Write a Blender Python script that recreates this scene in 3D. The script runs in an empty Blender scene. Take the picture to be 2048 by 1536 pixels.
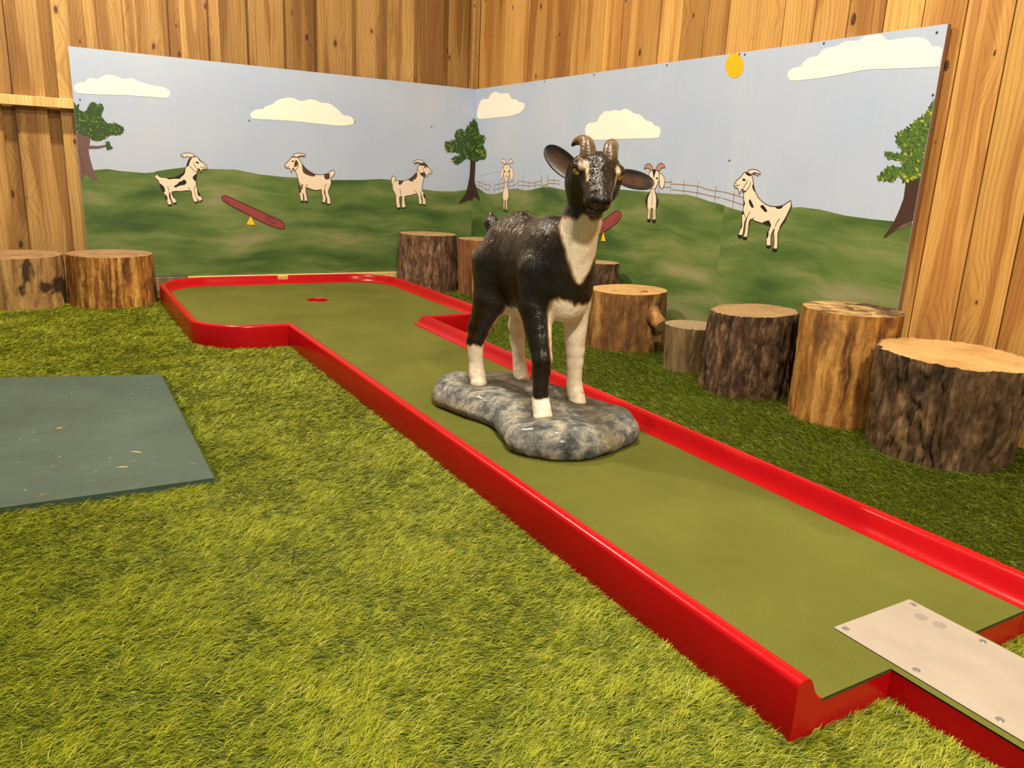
import bpy, bmesh, math, random
import numpy as np
from mathutils import Vector, Matrix

random.seed(7); rng = np.random.default_rng(11)
scene = bpy.context.scene
COL = scene.collection

# ------------------------------------------------------------------ camera
F_PX = 1566.28
CAM = np.array([-2.59392, -5.02712, 0.76488])
YAW, PITCH, ROLL = math.radians(30.746), math.radians(15.1154), math.radians(2.74487)
c_f = np.array([math.sin(YAW)*math.cos(PITCH), math.cos(YAW)*math.cos(PITCH), -math.sin(PITCH)])
_r = np.array([math.cos(YAW), -math.sin(YAW), 0.0]); _u = np.cross(_r, c_f)
c_r = math.cos(ROLL)*_r + math.sin(ROLL)*_u
c_u = -math.sin(ROLL)*_r + math.cos(ROLL)*_u
cam_data = bpy.data.cameras.new('camera'); cam = bpy.data.objects.new('camera', cam_data); COL.objects.link(cam)
cam_data.sensor_width = 36.0; cam_data.lens = F_PX/2048*36.0; cam_data.clip_start = 0.05
M = Matrix.Identity(4)
for i in range(3):
    M[i][0], M[i][1], M[i][2], M[i][3] = c_r[i], c_u[i], -c_f[i], CAM[i]
cam.matrix_world = M
scene.camera = cam

# ------------------------------------------------------------------ light and exposure
scene.view_settings.view_transform = 'Standard'; scene.view_settings.look = 'None'
scene.view_settings.gamma = 1.0; scene.view_settings.use_curve_mapping = False
scene.view_settings.exposure = 0.0
WARM = (1.0, 0.86, 0.63)
world = bpy.data.worlds.new('hall'); scene.world = world; world.use_nodes = True
bg = world.node_tree.nodes['Background']; bg.inputs[0].default_value = (1.0, 0.88, 0.68, 1); bg.inputs[1].default_value = 0.24
def ceiling_lamp(loc, size, power, target=None):
    ld = bpy.data.lights.new('ceiling_lamp', 'AREA'); ld.shape = 'DISK'; ld.size = size
    ld.energy = power; ld.color = WARM
    lo = bpy.data.objects.new('ceiling_lamp', ld); COL.objects.link(lo); lo.location = loc
    if target is not None:
        d = Vector(target) - Vector(loc); lo.rotation_euler = d.to_track_quat('-Z', 'Y').to_euler()
    return lo
ceiling_lamp((-2.45, -1.0, 3.4), 0.14, 140)
ceiling_lamp((-1.75, -3.6, 3.4), 0.25, 115)
ceiling_lamp((-2.3, -6.3, 3.2), 0.35, 235)

# ------------------------------------------------------------------ back-projection of measured points onto the real planes
def ray(x, y):
    return c_f + c_r*(x-1024)/F_PX + c_u*(768-y)/F_PX
def on(x, y, axis, val):
    d = ray(x, y); t = (val-CAM[axis])/d[axis]; return CAM + t*d
def WLp(x, y):                       # left mural plane y=0 -> (u=x, z)
    q = on(x, y, 1, 0.0); return (q[0], q[2])
def WRp(x, y):                       # right mural plane x=0 -> (u=y, z)
    q = on(x, y, 0, 0.0); return (q[1], q[2])

# ------------------------------------------------------------------ node helpers
def lin(r, g, b):
    f = lambda c: (c/255/12.92) if c/255 <= 0.04045 else ((c/255+0.055)/1.055)**2.4
    return (f(r), f(g), f(b), 1)
class Mat:
    def __init__(s, name, rough=0.6, spec=0.4, coat=0.0):
        s.m = bpy.data.materials.new(name); s.m.use_nodes = True; s.nt = s.m.node_tree
        s.b = s.nt.nodes['Principled BSDF']; s.b.inputs['Roughness'].default_value = rough
        s.b.inputs['Specular IOR Level'].default_value = spec
        if coat: s.b.inputs['Coat Weight'].default_value = coat; s.b.inputs['Coat Roughness'].default_value = 0.12
    def n(s, t, **kw):
        nd = s.nt.nodes.new(t)
        for k, v in kw.items(): setattr(nd, k, v)
        return nd
    def set(s, sock, v):
        if hasattr(v, 'is_output'): s.nt.links.new(v, sock)
        else: sock.default_value = v
    def coord(s, kind='Object'): return s.n('ShaderNodeTexCoord').outputs[kind]
    def mapv(s, v, scale=(1,1,1), loc=(0,0,0), rot=(0,0,0)):
        m = s.n('ShaderNodeMapping'); s.set(m.inputs[0], v); s.set(m.inputs[1], loc); s.set(m.inputs[2], rot); s.set(m.inputs[3], scale); return m.outputs[0]
    def noise(s, v, scale=5, detail=4, rough=0.55, dist=0.0, out=0):
        t = s.n('ShaderNodeTexNoise'); s.set(t.inputs['Vector'], v); t.inputs['Scale'].default_value = scale
        t.inputs['Detail'].default_value = detail; t.inputs['Roughness'].default_value = rough; t.inputs['Distortion'].default_value = dist
        return t.outputs[out]
    def voro(s, v, scale=5, feature='F1', out='Distance', rnd=1.0):
        t = s.n('ShaderNodeTexVoronoi', feature=feature); s.set(t.inputs['Vector'], v); t.inputs['Scale'].default_value = scale
        t.inputs['Randomness'].default_value = rnd
        return t.outputs[out]
    def ramp(s, fac, stops, interp='LINEAR'):
        r = s.n('ShaderNodeValToRGB'); s.set(r.inputs[0], fac); e = r.color_ramp.elements; r.color_ramp.interpolation = interp
        while len(e) < len(stops): e.new(0.5)
        for i, (p, c) in enumerate(stops):
            e[i].position = p; e[i].color = c if len(c) == 4 else (*c, 1)
        return r.outputs[0]
    def mix(s, fac, a, b, mode='MIX'):
        m = s.n('ShaderNodeMix', data_type='RGBA', blend_type=mode); s.set(m.inputs[0], fac); s.set(m.inputs[6], a); s.set(m.inputs[7], b); return m.outputs[2]
    def math(s, op, a, b=0.0, clamp=False):
        m = s.n('ShaderNodeMath', operation=op, use_clamp=clamp); s.set(m.inputs[0], a); s.set(m.inputs[1], b); return m.outputs[0]
    def add(s, a, b):
        m = s.n('ShaderNodeVectorMath', operation='ADD'); s.set(m.inputs[0], a); s.set(m.inputs[1], b); return m.outputs[0]
    def scalev(s, a, f):
        m = s.n('ShaderNodeVectorMath', operation='SCALE'); s.set(m.inputs[0], a); s.set(m.inputs[3], f); return m.outputs[0]
    def color(s, c): s.set(s.b.inputs['Base Color'], c); return s
    def rough(s, c): s.set(s.b.inputs['Roughness'], c); return s
    def bump(s, h, strength=0.3, dist=0.01):
        b = s.n('ShaderNodeBump'); s.set(b.inputs['Height'], h); b.inputs['Strength'].default_value = strength; b.inputs['Distance'].default_value = dist
        s.nt.links.new(b.outputs[0], s.b.inputs['Normal']); return s
def plain(name, c, rough=0.6, spec=0.4, coat=0.0):
    m = Mat(name, rough, spec, coat); m.color(c); return m.m

# ------------------------------------------------------------------ object helpers
def link(name, me, mats=(), parent=None, smooth=False):
    o = bpy.data.objects.new(name, me); COL.objects.link(o)
    for m in (mats if isinstance(mats, (list, tuple)) else [mats]): me.materials.append(m)
    if smooth:
        me.polygons.foreach_set('use_smooth', np.ones(len(me.polygons), dtype=bool))
    if parent is not None: o.parent = parent
    return o
def from_py(name, v, f, mats=(), parent=None, smooth=False, loc=None):
    v = np.asarray(v, dtype=float)
    if loc is not None: v = v - np.asarray(loc)
    me = bpy.data.meshes.new(name); me.from_pydata([tuple(a) for a in v], [], [tuple(int(i) for i in a) for a in f]); me.update()
    o = link(name, me, mats, parent, smooth)
    if loc is not None:
        if parent is None: o.location = loc
        else: o.location = Vector(loc) - parent.location
    return o
def from_np(name, v, quads=None, tris=None, mats=(), parent=None, smooth=False):
    me = bpy.data.meshes.new(name); nq = 0 if quads is None else len(quads); nt = 0 if tris is None else len(tris)
    me.vertices.add(len(v)); me.vertices.foreach_set('co', np.asarray(v, dtype=np.float32).ravel())
    idx = np.concatenate(([] if nq == 0 else [np.asarray(quads).ravel()]) + ([] if nt == 0 else [np.asarray(tris).ravel()])).astype(np.int32)
    me.loops.add(len(idx)); me.loops.foreach_set('vertex_index', idx)
    me.polygons.add(nq+nt)
    starts = np.concatenate([np.arange(nq)*4, nq*4+np.arange(nt)*3]).astype(np.int32)
    me.polygons.foreach_set('loop_start', starts)
    me.update(calc_edges=True); me.validate()
    return link(name, me, mats, parent, smooth)
def attr(o, name, vals):
    a = o.data.attributes.new(name, 'FLOAT', 'POINT'); a.data.foreach_set('value', np.asarray(vals, dtype=np.float32))
def box_mesh(name, lo, hi, origin, bevel=0.0, jit=0.0):
    bm = bmesh.new(); bmesh.ops.create_cube(bm, size=1.0)
    lo = np.array(lo, float); hi = np.array(hi, float)
    for v in bm.verts:
        p = (lo+hi)/2 + np.array(v.co)*(hi-lo) - np.array(origin); v.co = p
    if bevel: bmesh.ops.bevel(bm, geom=bm.edges[:], offset=bevel, segments=1, affect='EDGES')
    me = bpy.data.meshes.new(name); bm.to_mesh(me); bm.free(); return me
def box(name, lo, hi, mat, parent=None, bevel=0.0):
    org = ((lo[0]+hi[0])/2, (lo[1]+hi[1])/2, lo[2])
    me = box_mesh(name, lo, hi, org, bevel); o = link(name, me, mat, parent)
    o.location = Vector(org) - (parent.location if parent is not None else Vector((0,0,0)))
    return o
def empty(name, loc):
    o = bpy.data.objects.new(name, None); COL.objects.link(o); o.location = loc; o.empty_display_size = 0.05; return o
def tag(o, label=None, cat=None, group=None, kind=None):
    if label: o['label'] = label
    if cat: o['category'] = cat
    if group: o['group'] = group
    if kind: o['kind'] = kind
    return o

# ------------------------------------------------------------------ numpy noise
def _hash(ix, iy, iz, seed):
    h = (ix*374761393 + iy*668265263 + iz*2147483647 + seed*1274126177) & 0xFFFFFFFF
    h = ((h ^ (h >> 13))*1274126177) & 0xFFFFFFFF
    h = h ^ (h >> 16); return (h & 0xFFFF)/65535.0
def vnoise(P, seed=0):
    P = np.asarray(P, float); I = np.floor(P).astype(np.int64); f = P-I; f = f*f*(3-2*f); r = 0
    for dx in (0, 1):
        for dy in (0, 1):
            for dz in (0, 1):
                w = (f[..., 0] if dx else 1-f[..., 0])*(f[..., 1] if dy else 1-f[..., 1])*(f[..., 2] if dz else 1-f[..., 2])
                r = r + w*_hash(I[..., 0]+dx, I[..., 1]+dy, I[..., 2]+dz, seed)
    return r
def fbm(P, octv=4, seed=0, gain=0.5):
    s = 0; a = 1; t = 0; P = np.asarray(P, float)
    for k in range(octv):
        s = s + a*vnoise(P*(2.0**k), seed+k*17); t += a; a *= gain
    return s/t
def catmull(pts, n=4, closed=True):
    P = np.asarray(pts, float); m = len(P); out = []
    rngi = range(m if closed else m-1)
    for i in rngi:
        if closed: a, b, c, d = P[(i-1) % m], P[i], P[(i+1) % m], P[(i+2) % m]
        else: a, b, c, d = P[max(i-1, 0)], P[i], P[i+1], P[min(i+2, m-1)]
        for k in range(n):
            t = k/n
            out.append(0.5*((2*b)+(-a+c)*t+(2*a-5*b+4*c-d)*t*t+(-a+3*b-3*c+d)*t**3))
    if not closed: out.append(P[-1])
    return np.array(out)
# ================================================================== STRUCTURE
# ---- wood
def wood_mat(name, sap, heart, knot=True, rough=0.55, tones=True):
    m = Mat(name, rough, 0.35); oi = m.n('ShaderNodeObjectInfo').outputs['Random']
    co = m.coord(); off = m.n('ShaderNodeCombineXYZ'); m.set(off.inputs[0], m.math('MULTIPLY', oi, 37.0)); m.set(off.inputs[1], m.math('MULTIPLY', oi, 11.0)); m.set(off.inputs[2], m.math('MULTIPLY', oi, 53.0))
    v = m.add(co, off.outputs[0])
    warp = m.noise(m.mapv(v, (3, 3, 1.3)), 1.6, 3, 0.5, out=1)
    vw = m.add(v, m.scalev(m.add(warp, (-0.5, -0.5, -0.5)), 0.045))
    broad = m.noise(m.mapv(vw, (9, 9, 0.55)), 1.0, 2, 0.5, 0.5)
    base = m.ramp(broad, [(0.34, sap), (0.50, tuple(0.62*a+0.38*b for a, b in zip(sap, heart))), (0.55, heart), (0.72, tuple(0.85*a for a in heart))])
    fine = m.noise(m.mapv(vw, (95, 95, 2.2)), 1.0, 4, 0.6)
    base = m.mix(0.5, base, m.ramp(fine, [(0.3, (0.66, 0.60, 0.50)), (0.52, (1, 1, 1)), (0.75, (1.10, 1.08, 1.04))]), 'MULTIPLY')
    sxyz = m.n('ShaderNodeSeparateXYZ'); m.set(sxyz.inputs[0], vw); flat = m.n('ShaderNodeCombineXYZ'); m.set(flat.inputs[0], m.math('ADD', sxyz.outputs[0], sxyz.outputs[1])); m.set(flat.inputs[1], sxyz.outputs[2])
    kv = m.mapv(flat.outputs[0], (7.0, 3.4, 1)); vn = m.n('ShaderNodeTexVoronoi', voronoi_dimensions='2D'); m.set(vn.inputs['Vector'], kv); vn.inputs['Scale'].default_value = 1.0
    d = vn.outputs['Distance']; sep = m.n('ShaderNodeSeparateColor'); m.set(sep.inputs[0], vn.outputs['Color'])
    sel = m.math('GREATER_THAN', sep.outputs[0], 0.50 if knot else 2.0)
    near = m.math('MULTIPLY', m.math('SUBTRACT', 0.55, d, True), sel)
    rv = m.n('ShaderNodeCombineXYZ'); m.set(rv.inputs[0], m.math('ADD', flat.outputs[0] if False else m.math('ADD', sxyz.outputs[0], sxyz.outputs[1]), m.math('MULTIPLY', near, 0.10))); m.set(rv.inputs[2], sxyz.outputs[2])
    rings = m.n('ShaderNodeTexWave', wave_type='BANDS', bands_direction='X'); m.set(rings.inputs['Vector'], m.mapv(rv.outputs[0], (1, 1, 0.05)))
    rings.inputs['Scale'].default_value = 17; rings.inputs['Distortion'].default_value = 7; rings.inputs['Detail'].default_value = 2; rings.inputs['Detail Scale'].default_value = 0.9
    base = m.mix(0.42, base, m.ramp(rings.outputs['Fac'], [(0.0, (0.60, 0.48, 0.34)), (0.30, (1, 1, 1)), (1, (1.05, 1.05, 1.0))]), 'MULTIPLY')
    kr = m.math('ADD', m.math('MULTIPLY', sep.outputs[1], 0.055), 0.03)
    inn = m.math('MULTIPLY', m.math('MULTIPLY', m.math('SUBTRACT', kr, d), 60.0, True), sel)
    halo = m.math('MULTIPLY', m.math('MULTIPLY', m.math('SUBTRACT', m.math('MULTIPLY', kr, 2.4), d), 9.0, True), sel)
    base = m.mix(m.math('MULTIPLY', halo, 0.6), base, (*heart, 1))
    kc = m.ramp(m.noise(flat.outputs[0], 160, 2), [(0.35, (0.045, 0.020, 0.010)), (0.65, (0.16, 0.070, 0.025))])
    base = m.mix(inn, base, kc)
    tone = m.ramp(m.math('FRACT', m.math('MULTIPLY', oi, 7.31)), [(0, (0.66, 0.60, 0.52)), (0.3, (0.9, 0.88, 0.84)), (0.8, (1.05, 1.05, 1.05)), (1, (1.18, 1.2, 1.2))])
    m.color(m.mix(1.0 if tones else 0.0, base, tone, 'MULTIPLY')); m.bump(m.math('ADD', fine, m.math('MULTIPLY', rings.outputs['Fac'], 0.3)), 0.25, 0.004)
    return m.m
PINE = wood_mat('pine_boards', (0.50, 0.30, 0.105), (0.30, 0.15, 0.045))
PINE_R = wood_mat('larch_boards', (0.65, 0.375, 0.115), (0.44, 0.205, 0.055))
BATTEN = wood_mat('sawn_batten', (0.84, 0.60, 0.26), (0.78, 0.53, 0.21), False, tones=False)
DARKT = plain('shadow_gap_timber', (0.05, 0.028, 0.012, 1), 0.9)
OLDT = wood_mat('weathered_timber', (0.30, 0.24, 0.15), (0.20, 0.15, 0.09), False)

ZB, ZT, WLEN, WRGT = 0.077, 1.297, 2.417, 3.3305
FTOP = 3.1
LF, RF = 0.072, 0.030           # front faces of the two fences
wall_left = box('wall_left', (-4.3, LF+0.045, -0.012), (0.2, LF+0.06, FTOP), DARKT); tag(wall_left, 'tall fence of overlapping pine boards behind the left mural', kind='structure')
wall_right = box('wall_right', (RF+0.03, -5.9, -0.012), (RF+0.045, 0.2, FTOP), DARKT); tag(wall_right, 'tall close-boarded pine fence behind the right mural', kind='structure')
xs_front = [(-2.69,-2.542),(-2.48,-2.333),(-2.267,-2.140),(-2.069,-1.913),(-1.848,-1.702),(-1.631,-1.485),(-1.428,-1.269),(-1.206,-1.085),(-1.016,-.843),(-.795,-.635),(-.585,-.423),(-.371,-.216),(-.171,-.026)]
x = -2.75
while x > -4.2:
    xs_front.append((x-0.148, x)); x -= 0.212
xs_front.sort()
for i, (a, b) in enumerate(xs_front):
    dz = random.uniform(-.002, .002)
    box('fence_board', (a, LF+dz, -0.012), (b, LF+0.02+dz, FTOP), PINE, wall_left, 0.0015)
    if i+1 < len(xs_front):
        c = xs_front[i+1][0]; box('fence_board', (b-0.02, LF+0.0215, -0.012), (c+0.02, LF+0.042, FTOP), PINE, wall_left, 0.0015)
box('corner_post', (-0.020, 0.022, -0.012), (RF, 0.16, FTOP), PINE, wall_left, 0.003)
box('fence_rail', (-4.2, 0.0135, 0.984), (-0.06, LF-0.002, 1.034), BATTEN, wall_left, 0.002)
rb = [940+k/4 for k in (195,290,485,610,705,830,950,1085,1230,1380,1535,1710,1890)] + [1400+k/3.16 for k in (190,365,545,740,950,1180,1425,1695,2000)]
ys = [on(v, 0, 0, RF)[1] for v in rb]
ys = [y for i, y in enumerate(ys) if i not in (3,)]     # thin grain line, not a joint
while ys[-1] > -5.7: ys.append(ys[-1]-0.153)
for a, b in zip(ys[:-1], ys[1:]):
    dz = random.uniform(-.0025, .0025)
    box('fence_board', (RF+dz, b+0.0024, -0.012), (RF+0.022+dz, a-0.0024, FTOP), PINE_R, wall_right, 0.0022)
box('fence_board', (RF, ys[0]+0.001, -0.012), (RF+0.022, 0.02, FTOP), PINE_R, wall_right, 0.002)
for z in (0.16, 0.62, 1.15):
    box('fence_rail', (0.0195, -3.30, z), (RF-0.003, -0.012, z+0.05), BATTEN, wall_right, 0.002)
# sole timbers under the murals
s1 = box('sole_timber', (-2.40, -0.012, -0.012), (-0.001-1.9, 0.05, ZB-0.004), OLDT, wall_left, 0.003)
s2 = box('sole_timber', (-1.9, -0.014, -0.012), (-0.02, 0.05, ZB-0.003), BATTEN, wall_left, 0.003)
box('sole_timber', (-0.012, -3.30, -0.012), (0.026, -0.02, ZB-0.003), OLDT, wall_right, 0.003)

# ---- floor
fm = Mat('turf_backing', 0.95, 0.1); fm.color(fm.ramp(fm.noise(fm.coord(), 40, 3), [(0.3, (0.030, 0.040, 0.006)), (0.7, (0.055, 0.070, 0.010))]))
floor = box('floor', (-4.3, -6.4, -0.06), (0.15, 0.15, -0.012), fm.m); tag(floor, 'floor under the artificial grass', kind='structure')

# ================================================================== MURALS
def sky_mat():
    m = Mat('sky_paint', 0.5, 0.3); c = m.coord('Object')
    n = m.noise(c, 1.6, 3, 0.5); n2 = m.noise(m.mapv(c, (60, 60, 4)), 1.0, 2)
    col = m.ramp(n, [(0.3, (0.44, 0.535, 0.77)), (0.6, (0.50, 0.58, 0.77)), (0.8, (0.56, 0.61, 0.75))])
    m.color(m.mix(0.06, col, n2, 'MULTIPLY')); m.bump(n2, 0.05, 0.002); return m.m
def hill_mat(seed):
    m = Mat('hill_paint', 0.5, 0.35); c = m.add(m.coord('Object'), (seed*3.1, seed*1.7, seed*0.9))
    w = m.noise(m.mapv(c, (1.0, 1.0, 1.0)), 2.2, 2, out=1)
    v = m.add(c, m.scalev(m.add(w, (-.5, -.5, -.5)), 0.14))
    a = m.noise(m.mapv(v, (1.5, 1.5, 7.5), rot=(0.06, 0.05, 0)), 1.0, 3, 0.5)
    a2 = m.noise(m.mapv(v, (3.2, 3.2, 13), loc=(4, 2, 1)), 1.0, 2, 0.5)
    b = m.noise(m.mapv(v, (7, 7, 75)), 1.0, 4, 0.65)
    s = m.math('ADD', m.math('ADD', m.math('MULTIPLY', a, 0.62), m.math('MULTIPLY', a2, 0.26)), m.math('MULTIPLY', b, 0.12))
    col = m.ramp(s, [(0.38, (0.048, 0.098, 0.025)), (0.45, (0.080, 0.148, 0.035)), (0.52, (0.130, 0.200, 0.055)), (0.585, (0.200, 0.238, 0.090)), (0.66, (0.28, 0.275, 0.14))])
    m.color(col); m.bump(b, 0.12, 0.003); return m.m
SKY = sky_mat()
HILL = [hill_mat(1), hill_mat(2), hill_mat(3)]
EDGE = plain('panel_edge_wood', (0.24, 0.12, 0.06, 1), 0.7)
P_CREAM = plain('cream_paint', (0.88, 0.72, 0.57, 1), 0.5); P_WHITE = plain('cloud_paint', (0.97, 0.93, 0.86, 1), 0.5)
P_BLACK = plain('black_paint', (0.012, 0.012, 0.012, 1), 0.45); P_LINE = plain('brown_line_paint', (0.055, 0.022, 0.020, 1), 0.5)
P_BROWN = plain('brown_paint', (0.085, 0.045, 0.032, 1), 0.5); P_TRUNK = plain('trunk_paint', (0.155, 0.085, 0.085, 1), 0.55); P_TRUNKD = plain('dark_trunk_paint', (0.055, 0.026, 0.020, 1), 0.55)
P_PINK = plain('pink_paint', (0.86, 0.68, 0.62, 1), 0.5); P_HORN = plain('horn_paint', (0.50, 0.26, 0.18, 1), 0.5)
P_SUN = plain('sun_paint', (0.95, 0.47, 0.005, 1), 0.5); P_YEL = plain('yellow_paint', (0.86, 0.58, 0.02, 1), 0.5)
P_RED = plain('seesaw_paint', (0.30, 0.055, 0.06, 1), 0.5); P_DRED = plain('seesaw_line_paint', (0.06, 0.006, 0.008, 1), 0.5)
P_LEAF = [plain('leaf_dark_paint', (0.032, 0.080, 0.020, 1), 0.5), plain('leaf_mid_paint', (0.075, 0.155, 0.026, 1), 0.5), plain('leaf_light_paint', (0.20, 0.28, 0.045, 1), 0.5), plain('leaf_yellow_paint', (0.55, 0.46, 0.05, 1), 0.5)]
P_FENCE = plain('fence_paint', (0.34, 0.20, 0.10, 1), 0.5); P_FENCE2 = plain('gate_paint', (0.50, 0.27, 0.06, 1), 0.5)
P_GREYL = plain('pencil_grey', (0.30, 0.30, 0.32, 1), 0.6); P_DGREEN = plain('dark_green_paint', (0.072, 0.135, 0.032, 1), 0.5)

def panel(name, lo, hi, front_axis, label):
    me = box_mesh(name, lo, hi, lo, 0.0); o = link(name, me, [SKY, EDGE]); o.location = lo
    for pl in me.polygons:
        n = pl.normal; pl.material_index = 0 if n[front_axis] < -0.9 else 1
    return tag(o, label, 'mural panel', 'mural panels in the corner')
SEAM = -2.43
mural_l = panel('mural_panel', (-WLEN, 0.0, ZB), (-0.0005, 0.012, ZT), 1, 'long painted panel on the left fence with three side-view goats and a whole seesaw')
mural_c = panel('mural_panel', (0.0, SEAM, ZB), (0.018, 0.012, ZT), 0, 'painted panel right of the corner with two front-facing goats and a picket fence')
mural_r = panel('mural_panel', (0.0, -WRGT, ZB), (0.018, SEAM, ZT), 0, 'outermost painted panel on the right fence with sun, big cloud and spotted goat')

class Paint:
    """flat paint on a mural plane: polygons and brush lines gathered into one part"""
    def __init__(s, wall, crop=(0, 0, 1)):
        s.wall = wall; s.c = crop; s.v = []; s.f = []; s.mi = []; s.mats = []; s.depth = 0.0010
    def _m(s, mat):
        if mat not in s.mats: s.mats.append(mat)
        return s.mats.index(mat)
    def px(s, p): return (s.c[0]+p[0]/s.c[2], s.c[1]+p[1]/s.c[2])
    def uv(s, p): return (WLp if s.wall == 'L' else WRp)(*s.px(p))
    def co(s, uvp, d): return (uvp[0], -d, uvp[1]) if s.wall == 'L' else (-d, uvp[0], uvp[1])
    def poly(s, pts, mat, d=None, smooth=0, clip=None):
        uv = [s.uv(p) for p in pts]
        if smooth: uv = [tuple(a) for a in catmull(uv, smooth)]
        s.polyuv(uv, mat, d, clip); return s
    def polyuv(s, uv, mat, d=None, clip=None):
        if clip is not None:
            for ax, lim, sg in clip: uv = clip_half(uv, ax, lim, sg)
        if len(uv) < 3: return s
        d = s.depth if d is None else d; b = len(s.v)
        s.v += [s.co(a, d) for a in uv]
        tris = tess(uv)
        s.f += [tuple(b+i for i in t) for t in tris]; s.mi += [s._m(mat)]*len(tris); return s
    def line(s, pts, mat, w, d=None, closed=False, smooth=3, clip=None):
        uv = np.array([s.uv(p) for p in pts])
        if smooth and len(uv) > 2: uv = catmull(uv, smooth, closed)
        d = s.depth+0.0008 if d is None else d; n = len(uv); b = len(s.v)
        if closed: t = np.roll(uv, -1, 0)-np.roll(uv, 1, 0)
        else: t = np.gradient(uv, axis=0)
        t /= np.maximum(np.linalg.norm(t, axis=1, keepdims=True), 1e-9); nr = np.stack([-t[:, 1], t[:, 0]], -1)*w/2
        if clip is not None: uv = uv
        for q in range(n): s.v += [s.co(uv[q]+nr[q], d), s.co(uv[q]-nr[q], d)]
        for q in range(n if closed else n-1):
            a, c = b+2*q, b+2*((q+1) % n); s.f.append((a, a+1, c+1, c)); s.mi.append(s._m(mat))
        return s
    def build(s, name, parent, label=None):
        o = from_py(name, s.v, s.f, s.mats, parent, loc=tuple(parent.location))
        o.data.polygons.foreach_set('material_index', np.array(s.mi, dtype=np.int32))
        if label: o['label'] = label
        return o
def clip_half(uv, ax, lim, sg):
    out = []; n = len(uv); ins = lambda p: sg*(p[ax]-lim) >= 0
    for i in range(n):
        a, b = uv[i], uv[(i+1) % n]
        if ins(a): out.append(tuple(a))
        if ins(a) != ins(b):
            t = (lim-a[ax])/(b[ax]-a[ax]); out.append((a[0]+t*(b[0]-a[0]), a[1]+t*(b[1]-a[1])))
    return out
from mathutils.geometry import tessellate_polygon
def tess(uv): return tessellate_polygon([[Vector((a[0], a[1], 0)) for a in uv]])

# hills --------------------------------------------------------------------------------
top_l = [(130,343),(190,340),(215,338),(240,342),(290,346),(330,343),(360,338),(420,338),(470,339),(500,345),(520,349),(570,354),(620,357),(660,360),(720,360),(760,358),(790,360),(830,376),(870,382),(905,383),(945,378),(962,380)]
P = Paint('L'); P.poly(top_l+[(1000,600),(100,600)], HILL[0], 0.0004, clip=[(0,-WLEN+.0008,1),(0,-.0004,-1),(1,ZB+.001,1)]).build('painted_hill', mural_l)
top_r = [(940,368),(952,373),(962,380),(972,387),(990,388),(1005,384),(1020,378),(1035,377),(1050,381),(1065,379),(1085,374),(1100,374),(1130,380),(1180,372),(1240,379),(1290,383),(1310,385),(1345,388),(1375,389),(1400,396),(1420,403),(1440,408),(1465,417),(1490,424),(1530,420),(1570,416),(1600,414),(1640,419),(1690,431),(1740,438),(1790,443),(1900,452)]
for hm, mp, cl in ((HILL[1], mural_c, [(0,-.0004,-1),(0,SEAM+.0002,1)]), (HILL[2], mural_r, [(0,SEAM-.0002,-1),(0,-WRGT+.0008,1)])):
    Paint('R').poly(top_r+[(1950,800),(900,640)], hm, 0.0004, clip=cl+[(1,ZB+.001,1)]).build('painted_hill', mp)
# darker brushed bushes on the hills
rs = random.Random(4)
P = Paint('L', (160,320,2.56))
for pts in ([(380,62),(440,50),(520,40),(545,40),(530,70),(470,85),(400,80)],):
    P.poly(pts, P_DGREEN, 0.0006, smooth=4)
P.build('painted_bush', mural_l)
# clouds -------------------------------------------------------------------------------
k = 600/2048
Paint('L',(130,130,1/k)).poly([(60,155),(75,130),(105,118),(135,118),(150,98),(185,88),(225,98),(250,80),(300,65),(350,78),(400,95),(460,92),(520,120),(600,140),(670,152),(712,175),(715,205),(695,225),(600,218),(450,208),(300,203),(110,195),(75,185)], P_WHITE, smooth=4).build('painted_cloud', mural_l, 'long cream cloud at the far left')
Paint('L',(130,130,1/k)).poly([(1265,340),(1280,318),(1315,303),(1355,300),(1365,285),(1415,268),(1440,245),(1490,228),(1550,224),(1590,240),(1620,246),(1665,235),(1715,242),(1750,258),(1800,262),(1850,295),(1885,328),(1900,343),(1945,350),(1972,378),(1970,398),(1930,412),(1850,413),(1700,398),(1560,383),(1420,374),(1300,368),(1270,358)], P_WHITE, smooth=4).build('painted_cloud', mural_l, 'cream cloud with several humps')
k = 400/2048
Paint('R',(940,170,1/k)).poly([(73,320),(80,250),(100,180),(130,145),(185,140),(215,95),(260,70),(310,88),(380,84),(410,110),(430,140),(490,155),(500,175),(545,182),(562,215),(545,255),(500,290),(400,318),(250,335),(120,348),(85,342)], P_WHITE, smooth=4).build('painted_cloud', mural_c)
Paint('R',(940,170,1/k)).poly([(1180,470),(1190,420),(1225,390),(1300,375),(1330,320),(1380,272),(1440,268),(1490,256),(1535,264),(1590,243),(1640,262),(1680,290),(1750,310),(1800,360),(1860,380),(1890,415),(1935,425),(1952,465),(1945,510),(1910,542),(1700,548),(1500,555),(1350,562),(1250,555),(1195,530)], P_WHITE, smooth=4).build('painted_cloud', mural_c)
k = 470/2048
Paint('R',(1440,40,1/k)).poly([(590,480),(600,445),(640,420),(700,405),(740,360),(790,325),(855,312),(890,265),(950,240),(1020,228),(1080,190),(1150,182),(1200,180),(1250,150),(1290,118),(1340,106),(1385,108),(1420,140),(1465,175),(1560,165),(1650,152),(1730,150),(1790,165),(1830,200),(1845,228),(1900,233),(1940,250),(1943,290),(1930,390),(1895,408),(1700,418),(1480,425),(1270,435),(1060,475),(850,508),(650,528),(605,515)], P_WHITE, smooth=4, clip=[(0,-WRGT+.004,1),(1,ZT-.003,-1)]).build('painted_cloud', mural_r)
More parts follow.
